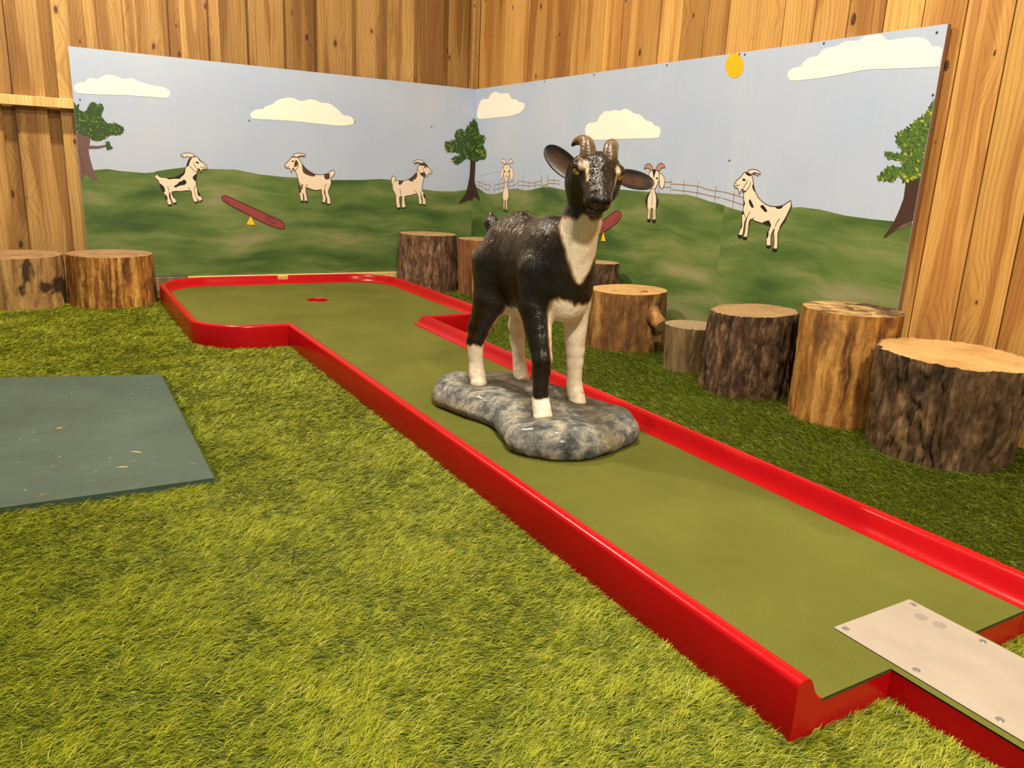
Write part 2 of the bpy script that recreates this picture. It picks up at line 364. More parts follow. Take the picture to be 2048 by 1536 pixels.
Paint('R',(1440,40,1/k)).poly([(128+78*math.cos(a)+8*math.sin(a), 398+108*math.sin(a)-12*math.cos(a)) for a in np.linspace(0,6.283,28,endpoint=False)], P_SUN).build('painted_sun', mural_r)
# goats --------------------------------------------------------------------------------
LW = 0.0032
def goat(wall, parent, crop, body, patches=(), lines=(), horn=None, hoof=(), extra=(), patchmat=P_BLACK, hornmat=P_PINK, hornline=True, label=None, name='painted_goat'):
    g = Paint(wall, crop)
    if horn:
        for h in (horn if isinstance(horn[0][0], (tuple, list)) else [horn]):
            g.poly(h, hornmat, 0.0011, smooth=3); g.line(h, P_LINE, LW*0.8, 0.0020, True)
    g.poly(body, P_CREAM, 0.0013, smooth=2); g.line(body, P_LINE, LW, 0.0021, True, 2)
    for p in patches: g.poly(p, patchmat, 0.0017, smooth=3)
    for p in hoof: g.poly(p, P_BLACK, 0.0024)
    for p in lines: g.line(p, P_LINE, LW*0.8, 0.0022)
    for pts, mt in extra: g.poly(pts, mt, 0.0019, smooth=3)
    g.build(name, parent, label)
goat('L', mural_l, (300,300,12.8),
 [(1455,480),(1455,420),(1420,370),(1350,320),(1290,280),(1240,210),(1190,170),(1130,165),(1070,190),(1000,235),(960,320),(930,410),(905,470),(880,540),(830,600),(740,650),(640,690),(500,710),(380,705),(260,690),(200,640),(160,605),(150,650),(120,650),(140,720),(210,780),(240,860),(270,960),(340,1070),(390,1180),(430,1280),(460,1400),(550,1400),(540,1300),(490,1200),(500,1070),(520,1170),(540,1260),(590,1360),(680,1340),(650,1250),(590,1190),(560,1065),(800,1055),(1040,1035),(1070,1160),(1100,1270),(1150,1340),(1230,1320),(1190,1230),(1260,1310),(1340,1280),(1310,1190),(1250,1100),(1210,1000),(1180,900),(1175,800),(1195,680),(1200,590),(1230,480),(1270,490),(1290,520),(1305,600),(1330,500),(1400,490)],
 [[(1070,190),(1000,235),(960,320),(930,410),(980,410),(1020,300),(1060,220)],[(890,500),(830,600),(740,650),(640,690),(440,715),(490,750),(600,735),(760,735),(800,690),(860,640),(900,560)],[(615,920),(650,960),(760,910),(880,890),(935,830),(900,770),(860,755),(820,790),(740,820),(690,880)],[(1195,610),(1150,630),(1090,700),(1120,760),(1170,800),(1190,700)],[(235,860),(290,880),(360,950),(385,1040),(360,1080),(300,1020)],[(385,1150),(420,1160),(450,1250),(420,1285),(395,1240)],[(560,1090),(600,1170),(630,1235),(585,1200)],[(1205,1010),(1250,1080),(1295,1175),(1230,1160)],[(1165,305),(1210,295),(1255,335),(1230,350),(1185,330)],[(1230,200),(1260,270),(1340,325),(1290,265)]],
 [[(1100,310),(1160,420),(1220,520),(1210,560),(1150,550),(1080,480),(1010,390)],[(1285,420),(1340,450),(1440,450)],[(445,935),(475,1000),(490,1060)],[(975,960),(1000,985),(1030,1000)],[(1160,920),(1125,990),(1160,1150),(1200,1210)]],
 [(780,150),(800,110),(870,80),(970,75),(1070,90),(1160,160),(1110,180),(1040,180),(960,165),(840,190),(850,150)],
 [[(455,1390),(550,1390),(552,1430),(470,1432)],[(590,1355),(682,1330),(692,1360),(630,1392)],[(1140,1332),(1232,1308),(1232,1340),(1160,1362)],[(1250,1308),(1342,1270),(1347,1300),(1268,1332)]], [([(1370,400),(1395,395),(1410,420),(1385,415)],P_BROWN)], label='goat facing right with black patches')
goat('L', mural_l, (560,300,12.8),
 [(115,400),(160,340),(240,250),(290,190),(350,165),(430,185),(500,250),(560,350),(620,430),(720,520),(830,590),(920,625),(1040,635),(1180,610),(1250,590),(1280,540),(1350,520),(1395,550),(1390,620),(1340,680),(1290,740),(1310,830),(1280,930),(1240,1030),(1240,1120),(1280,1220),(1290,1380),(1200,1375),(1200,1260),(1160,1160),(1140,1000),(1130,1100),(1175,1240),(1140,1340),(1080,1330),(1090,1220),(1060,1100),(1055,1010),(940,1030),(800,1005),(660,960),(670,1120),(700,1300),(630,1300),(610,1200),(575,1080),(590,1200),(590,1300),(535,1300),(510,1180),(490,1080),(470,900),(480,830),(450,700),(420,600),(370,510),(345,490),(340,450),(320,480),(288,580),(265,520),(245,465),(160,465),(130,430)],
 [[(560,365),(620,440),(720,520),(830,595),(900,630),(890,665),(820,675),(700,640),(600,580),(575,500)],[(400,255),(440,280),(460,330),(440,400),(400,430),(360,420),(370,330)],[(1140,620),(1250,600),(1270,660),(1265,730),(1180,755),(1140,710),(1125,660)],[(475,900),(520,895),(540,980),(535,1080),(490,1080)],[(550,890),(575,895),(578,990),(545,1000)],[(285,295),(330,265),(360,285),(340,305)]],
 [[(470,330),(465,420),(410,500),(360,515),(350,460)],[(130,430),(190,432),(230,415)],[(480,830),(540,880),(600,900)],[(705,880),(670,930),(660,960)],[(1185,870),(1150,930),(1140,1000)]],
 [[(310,180),(360,110),(430,80),(530,85),(620,95),(660,135),(600,140),(500,150),(430,185)],[(440,180),(500,155),(580,150),(625,165),(610,180),(520,165)]],
 [[(525,1298),(600,1298),(602,1345),(530,1340)],[(628,1298),(710,1298),(712,1345),(632,1342)],[(1062,1325),(1145,1345),(1130,1378),(1068,1358)],[(1172,1365),(1280,1375),(1275,1405),(1178,1392)]], patchmat=P_BROWN, label='goat facing left with brown patches')
goat('L', mural_l, (770,310,13.96),
 [(1305,500),(1310,460),(1270,410),(1200,340),(1150,260),(1090,215),(1010,235),(950,270),(915,350),(890,460),(820,550),(720,640),(600,695),(500,720),(400,715),(290,705),(285,630),(255,590),(210,595),(175,650),(175,760),(205,830),(210,950),(270,1060),(300,1150),(300,1280),(335,1475),(425,1470),(405,1330),(400,1180),(430,1160),(470,1160),(465,1320),(470,1470),(570,1460),(550,1320),(550,1155),(700,1130),(880,1080),(930,1180),(945,1370),(1030,1370),(1015,1230),(1000,1080),(1040,1230),(1050,1370),(1130,1385),(1130,1240),(1110,1120),(1050,1000),(1030,930),(1050,780),(1080,640),(1110,620),(1120,520),(1150,580),(1175,615),(1200,530),(1270,525)],
 [[(880,490),(800,570),(660,690),(690,720),(760,740),(800,690),(860,660),(900,570)],[(400,715),(495,720),(490,770),(420,835),(375,800)],[(980,540),(1000,500),(1100,480),(1120,560),(1110,625),(1060,610)],[(950,265),(1020,225),(1090,215),(1160,260),(1205,345),(1150,330),(1060,300),(980,295)],[(1060,1080),(1100,1100),(1130,1200),(1125,1230),(1080,1180)],[(1085,345),(1120,325),(1150,350),(1120,370)]],
 [[(1040,340),(1080,430),(1100,490)],[(940,400),(950,470),(985,540)],[(1215,465),(1260,480),(1290,470)],[(405,940),(430,1010),(430,1130)],[(825,990),(870,1040),(885,1080)],[(1040,1005),(990,1050),(985,1080)],[(260,770),(245,740),(290,705)]],
 [[(785,205),(810,165),(880,138),(980,135),(1050,165),(1085,215),(1000,225),(940,205),(870,200),(810,215)],[(820,255),(860,225),(920,220),(960,225),(880,232)]],
 [[(330,1470),(430,1460),(435,1505),(350,1515)],[(465,1465),(572,1455),(570,1490),(480,1495)],[(940,1365),(1035,1368),(1030,1392),(955,1390)],[(1045,1375),(1132,1385),(1118,1425),(1070,1405)]], patchmat=P_BROWN, label='goat facing right with brown patches')
kk = 2048/180
goat('R', mural_c, (940,310,kk),
 [(770,280),(790,230),(830,205),(880,205),(910,240),(915,290),(915,400),(890,480),(860,560),(860,600),(850,640),(865,740),(885,860),(880,980),(850,1035),(855,1150),(850,1255),(830,1255),(820,1150),(815,1035),(795,1035),(795,1150),(790,1245),(770,1245),(765,1130),(770,1030),(750,980),(755,850),(790,720),(800,600),(795,560),(775,480),(765,380)],
 [[(775,360),(795,350),(808,380),(795,402),(780,390)],[(870,370),(890,350),(905,365),(890,398),(872,395)]],
 [[(850,210),(835,300)],[(830,470),(850,480),(835,505),(820,485),(830,470)],[(800,600),(860,600)],[(835,620),(840,700),(840,760)]],
 [[(785,200),(770,185),(715,165),(730,110),(770,85),(805,110),(820,160),(825,200)],[(885,195),(890,150),(910,110),(935,95),(970,125),(985,185),(930,175),(905,215)]],
 [[(762,1240),(798,1240),(800,1285),(770,1280)],[(818,1258),(856,1258),(855,1300),(822,1296)]], label='front-facing cream goat')
for er in ([(760,290),(725,330),(700,450),(705,540),(730,545),(755,480),(765,380)], [(920,290),(960,300),(985,400),(985,500),(950,568),(920,540),(912,440)]):
    Paint('R',(940,310,kk)).poly(er,P_CREAM,0.0011,smooth=3).line(er,P_LINE,LW*.8,0.0011,True).build('painted_goat_ear', mural_c)
goat('R', mural_c, (1180,310,6.4),
 [(760,240),(785,200),(825,188),(870,200),(890,250),(885,320),(865,380),(840,430),(830,460),(850,510),(875,590),(865,660),(845,690),(845,760),(842,825),(805,825),(810,690),(780,690),(775,820),(738,820),(748,690),(725,650),(715,580),(740,510),(780,460),(785,420),(765,330)],
 [[(780,460),(740,510),(715,580),(722,640),(735,680),(740,620),(745,550)],[(838,465),(875,590),(865,660),(845,690),(850,610),(848,540)],[(805,190),(848,188),(830,260),(820,300),(812,260)],[(845,300),(862,285),(878,292),(860,312)]],
 [[(797,470),(800,560),(792,645)],[(790,430),(810,435),(830,425)],[(765,700),(765,820)],[(825,700),(825,820)]],
 [[(770,205),(770,185),(735,165),(695,178),(715,130),(755,110),(790,130),(805,180),(790,200)],[(850,180),(870,130),(910,105),(945,120),(965,162),(920,165),(895,200),(870,205)]],
 [[(735,818),(778,818),(778,855),(755,862),(735,852)],[(800,825),(843,825),(843,862),(820,870),(800,862)]], hornmat=P_HORN, label='front-facing goat with black flanks')
ear5 = [(890,240),(925,245),(955,300),(955,370),(935,425),(910,425),(895,370),(890,300)]
Paint('R',(1180,310,6.4)).poly(ear5,P_CREAM,0.0015,smooth=3).line(ear5,P_LINE,LW*.8,0.0022,True).build('painted_goat_ear', mural_c)
goat('R', mural_r, (1450,330,8.533),
 [(165,370),(165,320),(220,250),(280,200),(320,140),(370,125),(430,150),(470,190),(485,290),(510,420),(570,550),(650,630),(720,680),(800,705),(900,708),(990,690),(1060,650),(1130,605),(1130,660),(1145,700),(1100,790),(1060,870),(1030,960),(970,1030),(920,1130),(905,1200),(905,1340),(890,1440),(835,1430),(845,1300),(835,1150),(850,1080),(790,1200),(785,1370),(715,1370),(720,1180),(780,1050),(640,995),(520,955),(440,925),(410,1020),(400,1130),(380,1230),(325,1225),(345,1120),(355,1000),(375,900),(340,980),(320,1120),(300,1200),(235,1190),(270,1080),(295,980),(290,850),(310,780),(325,650),(320,480),(300,410),(280,430),(245,505),(230,400),(180,390)],
 [[(430,585),(460,630),(495,720),(455,722),(425,670),(410,620)],[(610,715),(620,690),(660,688),(720,770),(715,800),(680,795),(640,750)],[(870,708),(990,700),(970,735),(920,750),(885,740)],[(640,992),(740,945),(770,970),(785,1048)],[(1140,670),(1145,710),(1100,790),(1060,870),(1030,960),(970,1030),(925,1120),(950,1030),(1020,920),(1070,820),(1110,740)],[(480,330),(520,455),(490,430),(470,370)],[(360,130),(390,120),(450,165),(430,190),(370,165)],[(735,1125),(750,1170),(735,1235),(712,1240),(715,1160)],[(325,590),(345,660),(325,700)],[(315,780),(330,830),(292,850)],[(440,930),(420,1030),(405,1030),(415,960)],[(298,980),(295,1060),(275,1080)],[(302,430),(330,440),(370,435),(350,465),(310,475)],[(300,250),(325,230),(352,245),(345,270),(315,272)]],
 [[(375,255),(385,285),(330,370),(315,430)],[(445,290),(420,370),(360,445)],[(165,355),(220,350),(255,335)],[(430,795),(390,880),(370,910),(330,830)],[(505,900),(460,925)],[(940,915),(890,980),(860,1060)],[(190,310),(205,325)]],
 [[(385,130),(410,95),(460,75),(540,80),(600,120),(605,158),(560,140),(500,130),(450,160)],[(480,150),(530,165),(568,185),(572,150),(520,140)]],
 [[(222,1185),(298,1195),(300,1240),(260,1252),(225,1238)],[(308,1225),(382,1225),(378,1270),(340,1280),(306,1265)],[(710,1370),(788,1370),(786,1410),(745,1420),(710,1408)],[(812,1425),(892,1425),(886,1475),(850,1482),(812,1465)]], label='large spotted goat facing left')
# seesaws ------------------------------------------------------------------------------
P = Paint('L',(430,380,12.8)); sb = [(235,140),(330,165),(600,290),(1000,470),(1300,610),(1550,720),(1700,790),(1780,890),(1760,980),(1660,985),(1500,940),(1200,820),(900,660),(600,500),(350,370),(200,260),(165,190)]
P.poly(sb,P_RED,0.0013,smooth=3).line(sb,P_DRED,LW*1.2,0.0021,True); tr=[(895,665),(930,675),(1030,900),(790,885)]
P.poly(tr,P_YEL,0.0015).line(tr,P_LINE,LW*.7,0.0021,True,0); P.line([(255,250),(300,285),(360,320)],P_DRED,LW); P.line([(1280,690),(1400,690),(1520,770),(1550,840),(1450,840),(1340,790),(1300,740),(1360,730),(1430,770)],P_DRED,LW*.8)
P.build('painted_seesaw', mural_l)
P = Paint('R',(1180,310,6.4)); sb=[(-150,1080),(-40,980),(100,880),(230,790),(320,725),(370,718),(402,755),(390,810),(320,890),(200,970),(100,1040),(-60,1140),(-130,1130)]
P.poly(sb,P_RED,0.0013,smooth=3).line(sb,P_DRED,LW*1.1,0.0021,True); tr=[(168,990),(180,990),(205,1105),(142,1100)]
P.poly(tr,P_YEL,0.0015).line(tr,P_LINE,LW*.7,0.0021,True,0); P.line([(310,850),(350,810),(375,770)],P_DRED,LW*.8); P.line([(150,960),(170,935),(200,935)],P_DRED,LW*.8)
P.build('painted_seesaw', mural_c)
# picket fence -------------------------------------------------------------------------
P = Paint('R',(940,310,kk))
for a in ([(130,600),(270,635),(340,675),(450,685),(555,800)],[(130,675),(270,720),(345,780),(450,785)],[(560,695),(660,665),(780,635),(880,625),(1000,600)],[(560,800),(680,755),(780,735),(880,710),(1000,690),(1095,630)],[(1095,600),(1200,600),(1330,630),(1480,630),(1625,580)],[(1095,690),(1200,690),(1330,705),(1480,690),(1625,675)],[(1780,575),(1900,570),(2048,590)],[(1780,645),(1900,645),(2048,662)]): P.line(a,P_FENCE,LW*1.1,0.0009)
for xx,y0,y1 in ((210,560,740),(275,570,800),(350,580,870),(447,590,880),(557,570,880),(662,570,850),(770,570,820),(893,560,790),(995,545,770),(1097,540,770),(1203,490,790),(1335,570,810),(1478,550,790),(1903,500,745)): P.line([(xx,y0),(xx,y1)],P_FENCE,LW*.8,0.0009)
for xx in (1628,1772): P.line([(xx,480),(xx,750)],P_FENCE2,LW*2.4,0.0010)
P.line([(1640,700),(1765,675)],P_FENCE2,LW*3.2,0.0010)
P.c=(1180,310,6.4)
for a in ([(-150,330),(0,345),(300,330),(600,360),(750,345),(960,348),(1040,345)],[(880,412),(1030,415)],[(1040,370),(1200,380),(1385,402),(1500,440),(1620,460),(1700,470)],[(1040,440),(1200,460),(1370,482),(1600,535),(1680,545)]): P.line(a,P_FENCE,LW*1.1,0.0009)
for (xa,ya,xb,yb) in ((884,350,882,480),(1040,310,1028,495),(1205,320,1195,505),(1387,340,1368,535),(1615,390,1592,605)): P.line([(xa,ya),(xb,yb)],P_FENCE,LW*.9,0.0009)
P.build('painted_picket_fence', mural_c)
P = Paint('R',(1180,310,6.4))
for a in ([(1710,472),(1850,510),(1980,552)],[(1700,552),(1840,598),(1970,640)]): P.line(a,P_FENCE,LW*1.1,0.0009)
P.line([(1848,465),(1826,695)],P_FENCE,LW*.9,0.0009)
P.build('painted_picket_fence', mural_r)
Paint('R',(940,310,kk)).line([(230,480),(400,430),(660,375)],P_GREYL,0.0016,0.0006).build('painted_pencil_line', mural_c)
# trees --------------------------------------------------------------------------------
def inside(pt, poly):
    x, y = pt; r = False; j = len(poly)-1
    for i in range(len(poly)):
        if (poly[i][1] > y) != (poly[j][1] > y) and x < (poly[j][0]-poly[i][0])*(y-poly[i][1])/(poly[j][1]-poly[i][1])+poly[i][0]: r = not r
        j = i
    return r
def crown(P, outline, n, size, clip, weights, edge=46, angle=0.9):
    P.poly(outline, P_LEAF[0] if weights[0] > 0.3 else P_LEAF[1], 0.0012, smooth=2, clip=clip)
    xs = [p[0] for p in outline]; ysq = [p[1] for p in outline]; rs = random.Random(len(outline)*13+n); cnt = 0
    oc = catmull(outline, 6)
    spots = [tuple(oc[int(i*len(oc)/edge)]) for i in range(edge)]
    while cnt < n:
        p = (rs.uniform(min(xs), max(xs)), rs.uniform(min(ysq), max(ysq)))
        if inside(p, outline): spots.append(p); cnt += 1
    for i, p in enumerate(spots):
        mt = P_LEAF[0] if i < edge and rs.random() < .7 else rs.choices(P_LEAF, weights)[0]
        a = rs.gauss(angle, 0.6); L = size*rs.uniform(.7, 1.25); Wd = L*rs.uniform(.32, .5)
        q = [(p[0]+L*math.cos(t)*math.cos(a)-Wd*math.sin(t)*math.sin(a), p[1]+L*math.cos(t)*math.sin(a)+Wd*math.sin(t)*math.cos(a)) for t in np.linspace(0, 6.283, 7, endpoint=False)]
        P.poly(q, mt, 0.0016+0.0000012*i, clip=clip)
CL = [(0,-WLEN+.001,1)]
P = Paint('L',(130,190,8.533))
P.poly([(100,600),(210,640),(430,680),(430,800),(415,862),(560,870),(690,850),(700,885),(560,918),(405,920),(410,1000),(440,1130),(490,1300),(580,1470),(530,1460),(430,1420),(350,1340),(310,1420),(270,1470),(180,1500),(100,1500)], P_TRUNK, 0.0008, clip=CL)
P.line([(230,940),(290,1150),(340,1330)], P_BROWN, 0.004, 0.001)
crown(P, [(100,100),(150,120),(190,180),(240,160),(230,240),(300,280),(350,280),(400,200),(430,150),(480,120),(560,160),(620,150),(660,220),(640,280),(620,360),(680,440),(740,490),(840,475),(920,510),(1000,560),(990,630),(930,680),(820,680),(760,690),(690,740),(590,780),(470,770),(400,700),(300,680),(210,620),(100,560)], 330, 17, CL, (.5,.34,.12,.05))
crown(P, [(700,800),(760,800),(780,870),(820,900),(760,930),(720,930),(695,870)], 10, 16, CL, (.7,.3,0,0), 8)
P.build('painted_tree', mural_l, 'tree cut off by the panel end')
ct_trunk = [(490,730),(500,650),(560,650),(610,700),(575,770),(570,900),(560,1060),(590,1180),(650,1370),(640,1390),(590,1340),(540,1330),(520,1410),(500,1370),(430,1390),(300,1440),(340,1370),(410,1270),(450,1130),(480,950)]
ct_crown = [(540,75),(590,120),(620,230),(645,320),(720,340),(715,450),(690,500),(740,570),(745,660),(710,720),(620,720),(590,740),(500,730),(420,700),(340,760),(270,800),(190,740),(210,690),(300,660),(340,630),(230,600),(150,600),(90,560),(80,440),(140,430),(200,410),(250,420),(240,320),(290,240),(370,240),(390,290),(430,210),(470,160)]
def cornerclip(pts_crop, crop, left):
    px_ = [(crop[0]+p[0]/crop[2], crop[1]+p[1]/crop[2]) for p in pts_crop]
    return px_
for wall, mp, cl in (('L', mural_l, [(0,-.001,-1)]), ('R', mural_c, [(0,-.003,-1)])):
    P = Paint(wall, (880,230,8.082))
    P.poly(ct_trunk, P_TRUNKD, 0.0010, smooth=2, clip=cl); crown(P, ct_crown, 300, 22, cl, (.34,.42,.18,.06), 60, 1.3)
    P.build('painted_tree', mp, 'tree across the corner')
CR = [(0,-WRGT+.001,1)]
P = Paint('R',(1740,190,5.12))
P.poly([(370,880),(400,830),(520,800),(560,780),(540,1000),(440,1290),(350,1370),(260,1390),(150,1470),(140,1450),(200,1370),(250,1290),(300,1180),(345,1060)], P_TRUNKD, 0.0010, clip=CR)
P.poly([(440,1290),(350,1370),(260,1385),(330,1330)], P_TRUNK, 0.0011, clip=CR)
crown(P, [(660,50),(720,40),(700,400),(560,800),(500,850),(420,880),(350,890),(300,830),(240,880),(190,880),(80,860),(130,790),(200,730),(330,740),(330,680),(190,650),(160,580),(280,600),(340,580),(280,500),(280,400),(350,360),(400,330),(470,260),(560,200),(620,110)], 330, 20, CR, (.22,.42,.26,.10), 50, 1.2)
P.build('painted_tree', mural_r, 'leaning tree cut off by the panel end')
# screw heads on the panels
SCR = plain('dark_screw', (0.06, 0.06, 0.06, 1), 0.35, 0.6)
def screw(parent, wall, x, y, r=0.0045):
    u, z = (WLp if wall == 'L' else WRp)(x, y); n = 8
    P = Paint(wall); v = []
    ring = [(u+r*math.cos(t), z+r*math.sin(t)) for t in np.linspace(0, 6.283, n, endpoint=False)]
    vv = [P.co(a, 0.0004) for a in ring]+[P.co(((a[0]-u)*.7+u, (a[1]-z)*.7+z), 0.003) for a in ring]
    ff = [(i, (i+1) % n, n+(i+1) % n, n+i) for i in range(n)]+[tuple(range(n, 2*n))]
    from_py('screw_head', vv, ff, SCR, parent, loc=tuple(parent.location))
for x, y in ((498,241),(709,243),(863,253),(160,199)): screw(mural_l, 'L', x, y)
for x, y in ((1089,163),(1188,149.5),(1334,130)): screw(mural_c, 'R', x, y)
for x, y in ((1459,321),(1648,86.5),(1866,190),(1479,108.5),(1490,109),(1874,65),(1867,257)): screw(mural_r, 'R', x, y)
# ================================================================== PUTTING LANE
RED = Mat('red_gloss_paint', 0.24, 0.24, 0.0); _n = RED.noise(RED.coord(), 3.0, 3)
RED.color(RED.ramp(_n, [(0.3, (0.36, 0.002, 0.005)), (0.7, (0.44, 0.003, 0.007))])); RED.bump(RED.noise(RED.coord(), 60, 2), 0.03, 0.002); RED = RED.m
cm = Mat('carpet_green', 0.95, 0.08); _c = cm.coord()
cm.color(cm.mix(0.30, cm.ramp(cm.noise(_c, 2.2, 4, 0.6), [(0.3, (0.092, 0.100, 0.020)), (0.7, (0.134, 0.140, 0.031))]), cm.ramp(cm.noise(_c, 420, 2, 0.6), [(0.3, (0.45, 0.45, 0.4)), (0.7, (1.25, 1.25, 1.2))]), 'MULTIPLY'))
cm.bump(cm.noise(_c, 500, 2), 0.35, 0.002); CARPET = cm.m
XL, XR, XC = -1.737, -1.069, -1.403
HXL, HXR, HYB, HYF = -2.105, -0.701, -0.155, -1.672
YF = -4.418; TL_, TR_ = -1.516, -1.288; YT = -5.6
def arc(cx, cy, r, a0, a1, n=14): return [(cx+r*math.cos(t), cy+r*math.sin(t)) for t in np.linspace(a0, a1, n)]
q = math.pi/2
rf, rk = 0.23, 0.30
outer = [(XL, YF), (XL, HYF)] + arc(HXL+rf, HYF+rf, rf, -q, -2*q) + arc(HXL+rk, HYB-rk, rk, 2*q, q) + arc(HXR-rk, HYB-rk, rk, q, 0) + arc(HXR-rf, HYF+rf, rf, 0, -q) + [(XR, HYF), (XR, YF)]
outer = np.array(outer)
def offset_path(P, d):           # inward = right-hand side of travel
    n = len(P); out = []
    for i in range(n):
        t0 = P[i]-P[i-1] if i else P[1]-P[0]; t1 = P[i+1]-P[i] if i < n-1 else P[-1]-P[-2]
        t0 = t0/np.linalg.norm(t0); t1 = t1/np.linalg.norm(t1)
        n0 = np.array([t0[1], -t0[0]]); n1 = np.array([t1[1], -t1[0]]); b = n0+n1; b = b/np.dot(b, n0) if abs(np.dot(b, n0)) > 1e-6 else n0
        out.append(P[i]+b*d)
    return np.array(out)
lane = empty('putting_lane', (XC, -2.3, 0)); tag(lane, 'red-bordered miniature golf lane with olive carpet running to the corner', 'golf lane')
ZF = 0.043
prof = [(0, -0.012), (0, 0.079), (0.002, 0.084), (0.006, 0.0875), (0.012, 0.0893), (0.019, 0.0893), (0.025, 0.0868), (0.029, 0.082), (0.034, 0.072), (0.040, 0.060), (0.047, 0.050), (0.055, 0.0455), (0.060, 0.0435), (0.062, 0.030), (0.062, -0.012)]
rows = [np.c_[offset_path(outer, d), np.full(len(outer), z)] for d, z in prof]
V = np.concatenate(rows); nP = len(outer); Fc = []
for j in range(len(prof)-1):
    for i in range(nP-1): Fc.append((j*nP+i, j*nP+i+1, (j+1)*nP+i+1, (j+1)*nP+i))
Fc.append(tuple(j*nP for j in range(len(prof)))+()); Fc.append(tuple(j*nP+nP-1 for j in reversed(range(len(prof)))))
rail = from_py('border_rail', V, Fc, RED, lane, True, loc=tuple(lane.location))
def sharp(o, ang=40):
    bm = bmesh.new(); bm.from_mesh(o.data); bmesh.ops.recalc_face_normals(bm, faces=bm.faces[:])
    for e in bm.edges:
        if len(e.link_faces) == 2 and e.calc_face_angle(0) > math.radians(ang): e.smooth = False
    bm.to_mesh(o.data); bm.free()
sharp(rail)
inner = offset_path(outer, 0.058)
tee = [(TR_, YF), (TR_, YT), (TL_, YT), (TL_, YF)]
carp = [tuple(p) for p in inner]
carp[0] = (carp[0][0], YF+.001); carp[-1] = (carp[-1][0], YF+.001)
loop = carp + [(TR_+.001, YF+.001), (TR_-.002, YT), (TL_+.002, YT), (TL_-.001, YF+.001)]
hole_c, hole_r = (-1.360, -0.834), 0.054
def fill(loops, z):
    bm = bmesh.new(); es = []
    for lp in loops:
        vs = [bm.verts.new((p[0], p[1], z)) for p in lp]
        for i in range(len(vs)): es.append(bm.edges.new((vs[i], vs[(i+1) % len(vs)])))
    bmesh.ops.triangle_fill(bm, use_beauty=True, use_dissolve=False, edges=es)
    for f in bm.faces:
        if f.normal.z < 0: f.normal_flip()
    return bm
hole = [(hole_c[0]+hole_r*math.cos(t), hole_c[1]+hole_r*math.sin(t)) for t in np.linspace(0, 2*math.pi, 32, endpoint=False)]
bm = fill([loop, hole], ZF)
for v in bm.verts: v.co -= lane.location
me = bpy.data.meshes.new('putting_carpet'); bm.to_mesh(me); bm.free(); link('putting_carpet', me, CARPET, lane)
# red base under the carpet (visible at the tee end)
base_pts = [(XL+.055, YF+.0006), (XL+.003, HYF+.1), (XR-.003, HYF+.1), (XR-.055, YF+.0006), (TR_, YF+.0006), (TR_, YT), (TL_, YT), (TL_, YF+.0006)]
nb = len(base_pts); V = [(p[0], p[1], -0.012) for p in base_pts]+[(p[0], p[1], ZF-0.0035) for p in base_pts]+[]
Fc = [(i, (i+1) % nb, nb+(i+1) % nb, nb+i) for i in range(nb)]
from_py('tee_skirt', V, Fc, RED, lane, loc=tuple(lane.location))
# carpet edge, a couple of millimetres of pile over the skirt
E_ = [(XL+.056, YF), (TL_, YF), (TL_, YT), (TR_, YT), (TR_, YF), (XR-.056, YF)]
CE = plain('carpet_edge', (0.03, 0.045, 0.012, 1), 0.95)
V = [(p[0]+.0006, p[1]-.0006, ZF-0.0036) for p in E_]+[(p[0], p[1], ZF) for p in E_]
from_py('carpet_edge', V, [(i, i+1, 7+i, 6+i) for i in range(5)], CE, lane, loc=tuple(lane.location))
# hole cup
n = 32; V = []; 
for r, z in ((hole_r+.006, ZF+.0008), (hole_r+.005, ZF+.0022), (hole_r-.003, ZF+.0022), (hole_r-.004, ZF-.004), (hole_r-.004, ZF-.055)):
    V += [(hole_c[0]+r*math.cos(t), hole_c[1]+r*math.sin(t), z) for t in np.linspace(0, 2*math.pi, n, endpoint=False)]
Fc = [(j*n+i, j*n+(i+1) % n, (j+1)*n+(i+1) % n, (j+1)*n+i) for j in range(4) for i in range(n)]+[tuple(range(4*n, 5*n))]
from_py('hole_cup', V, Fc, RED, lane, True, loc=tuple(lane.location))
tg = on(575, 561, 2, 0.075); TAPE = plain('tan_tape', (0.62, 0.42, 0.12, 1), 0.5)
box('border_sticker', (tg[0]-.032, HYB-0.036, 0.055), (tg[0]+.032, HYB-0.016, 0.0905), TAPE, lane, 0.004)
# steel tee plate
sm = Mat('brushed_steel_plate', 0.42, 0.5); _c = sm.coord()
sm.color(sm.ramp(sm.noise(sm.mapv(_c, (6, 3, 1)), 2.0, 4), [(0.3, (0.32, 0.285, 0.26)), (0.7, (0.39, 0.35, 0.315))])); sm.b.inputs['Metallic'].default_value = 0.1
sm.rough(sm.ramp(sm.noise(_c, 9, 4), [(0.3, (0.33, .33, .33)), (0.7, (0.5, .5, .5))])); STEEL = sm.m
pl0 = (-1.503, YT+.02, ZF+.0006); plate = box('tee_plate', pl0, (-1.294, -4.299, ZF+0.0028), STEEL, lane, 0.001)
STAIN = plain('ball_wear_mark', (0.245, 0.215, 0.195, 1), 0.6); SCREW = plain('steel_screw', (0.16, 0.15, 0.14, 1), 0.25, 0.8); SLOT = plain('screw_slot', (0.05, 0.05, 0.05, 1), 0.5)
pz = ZF+0.0028
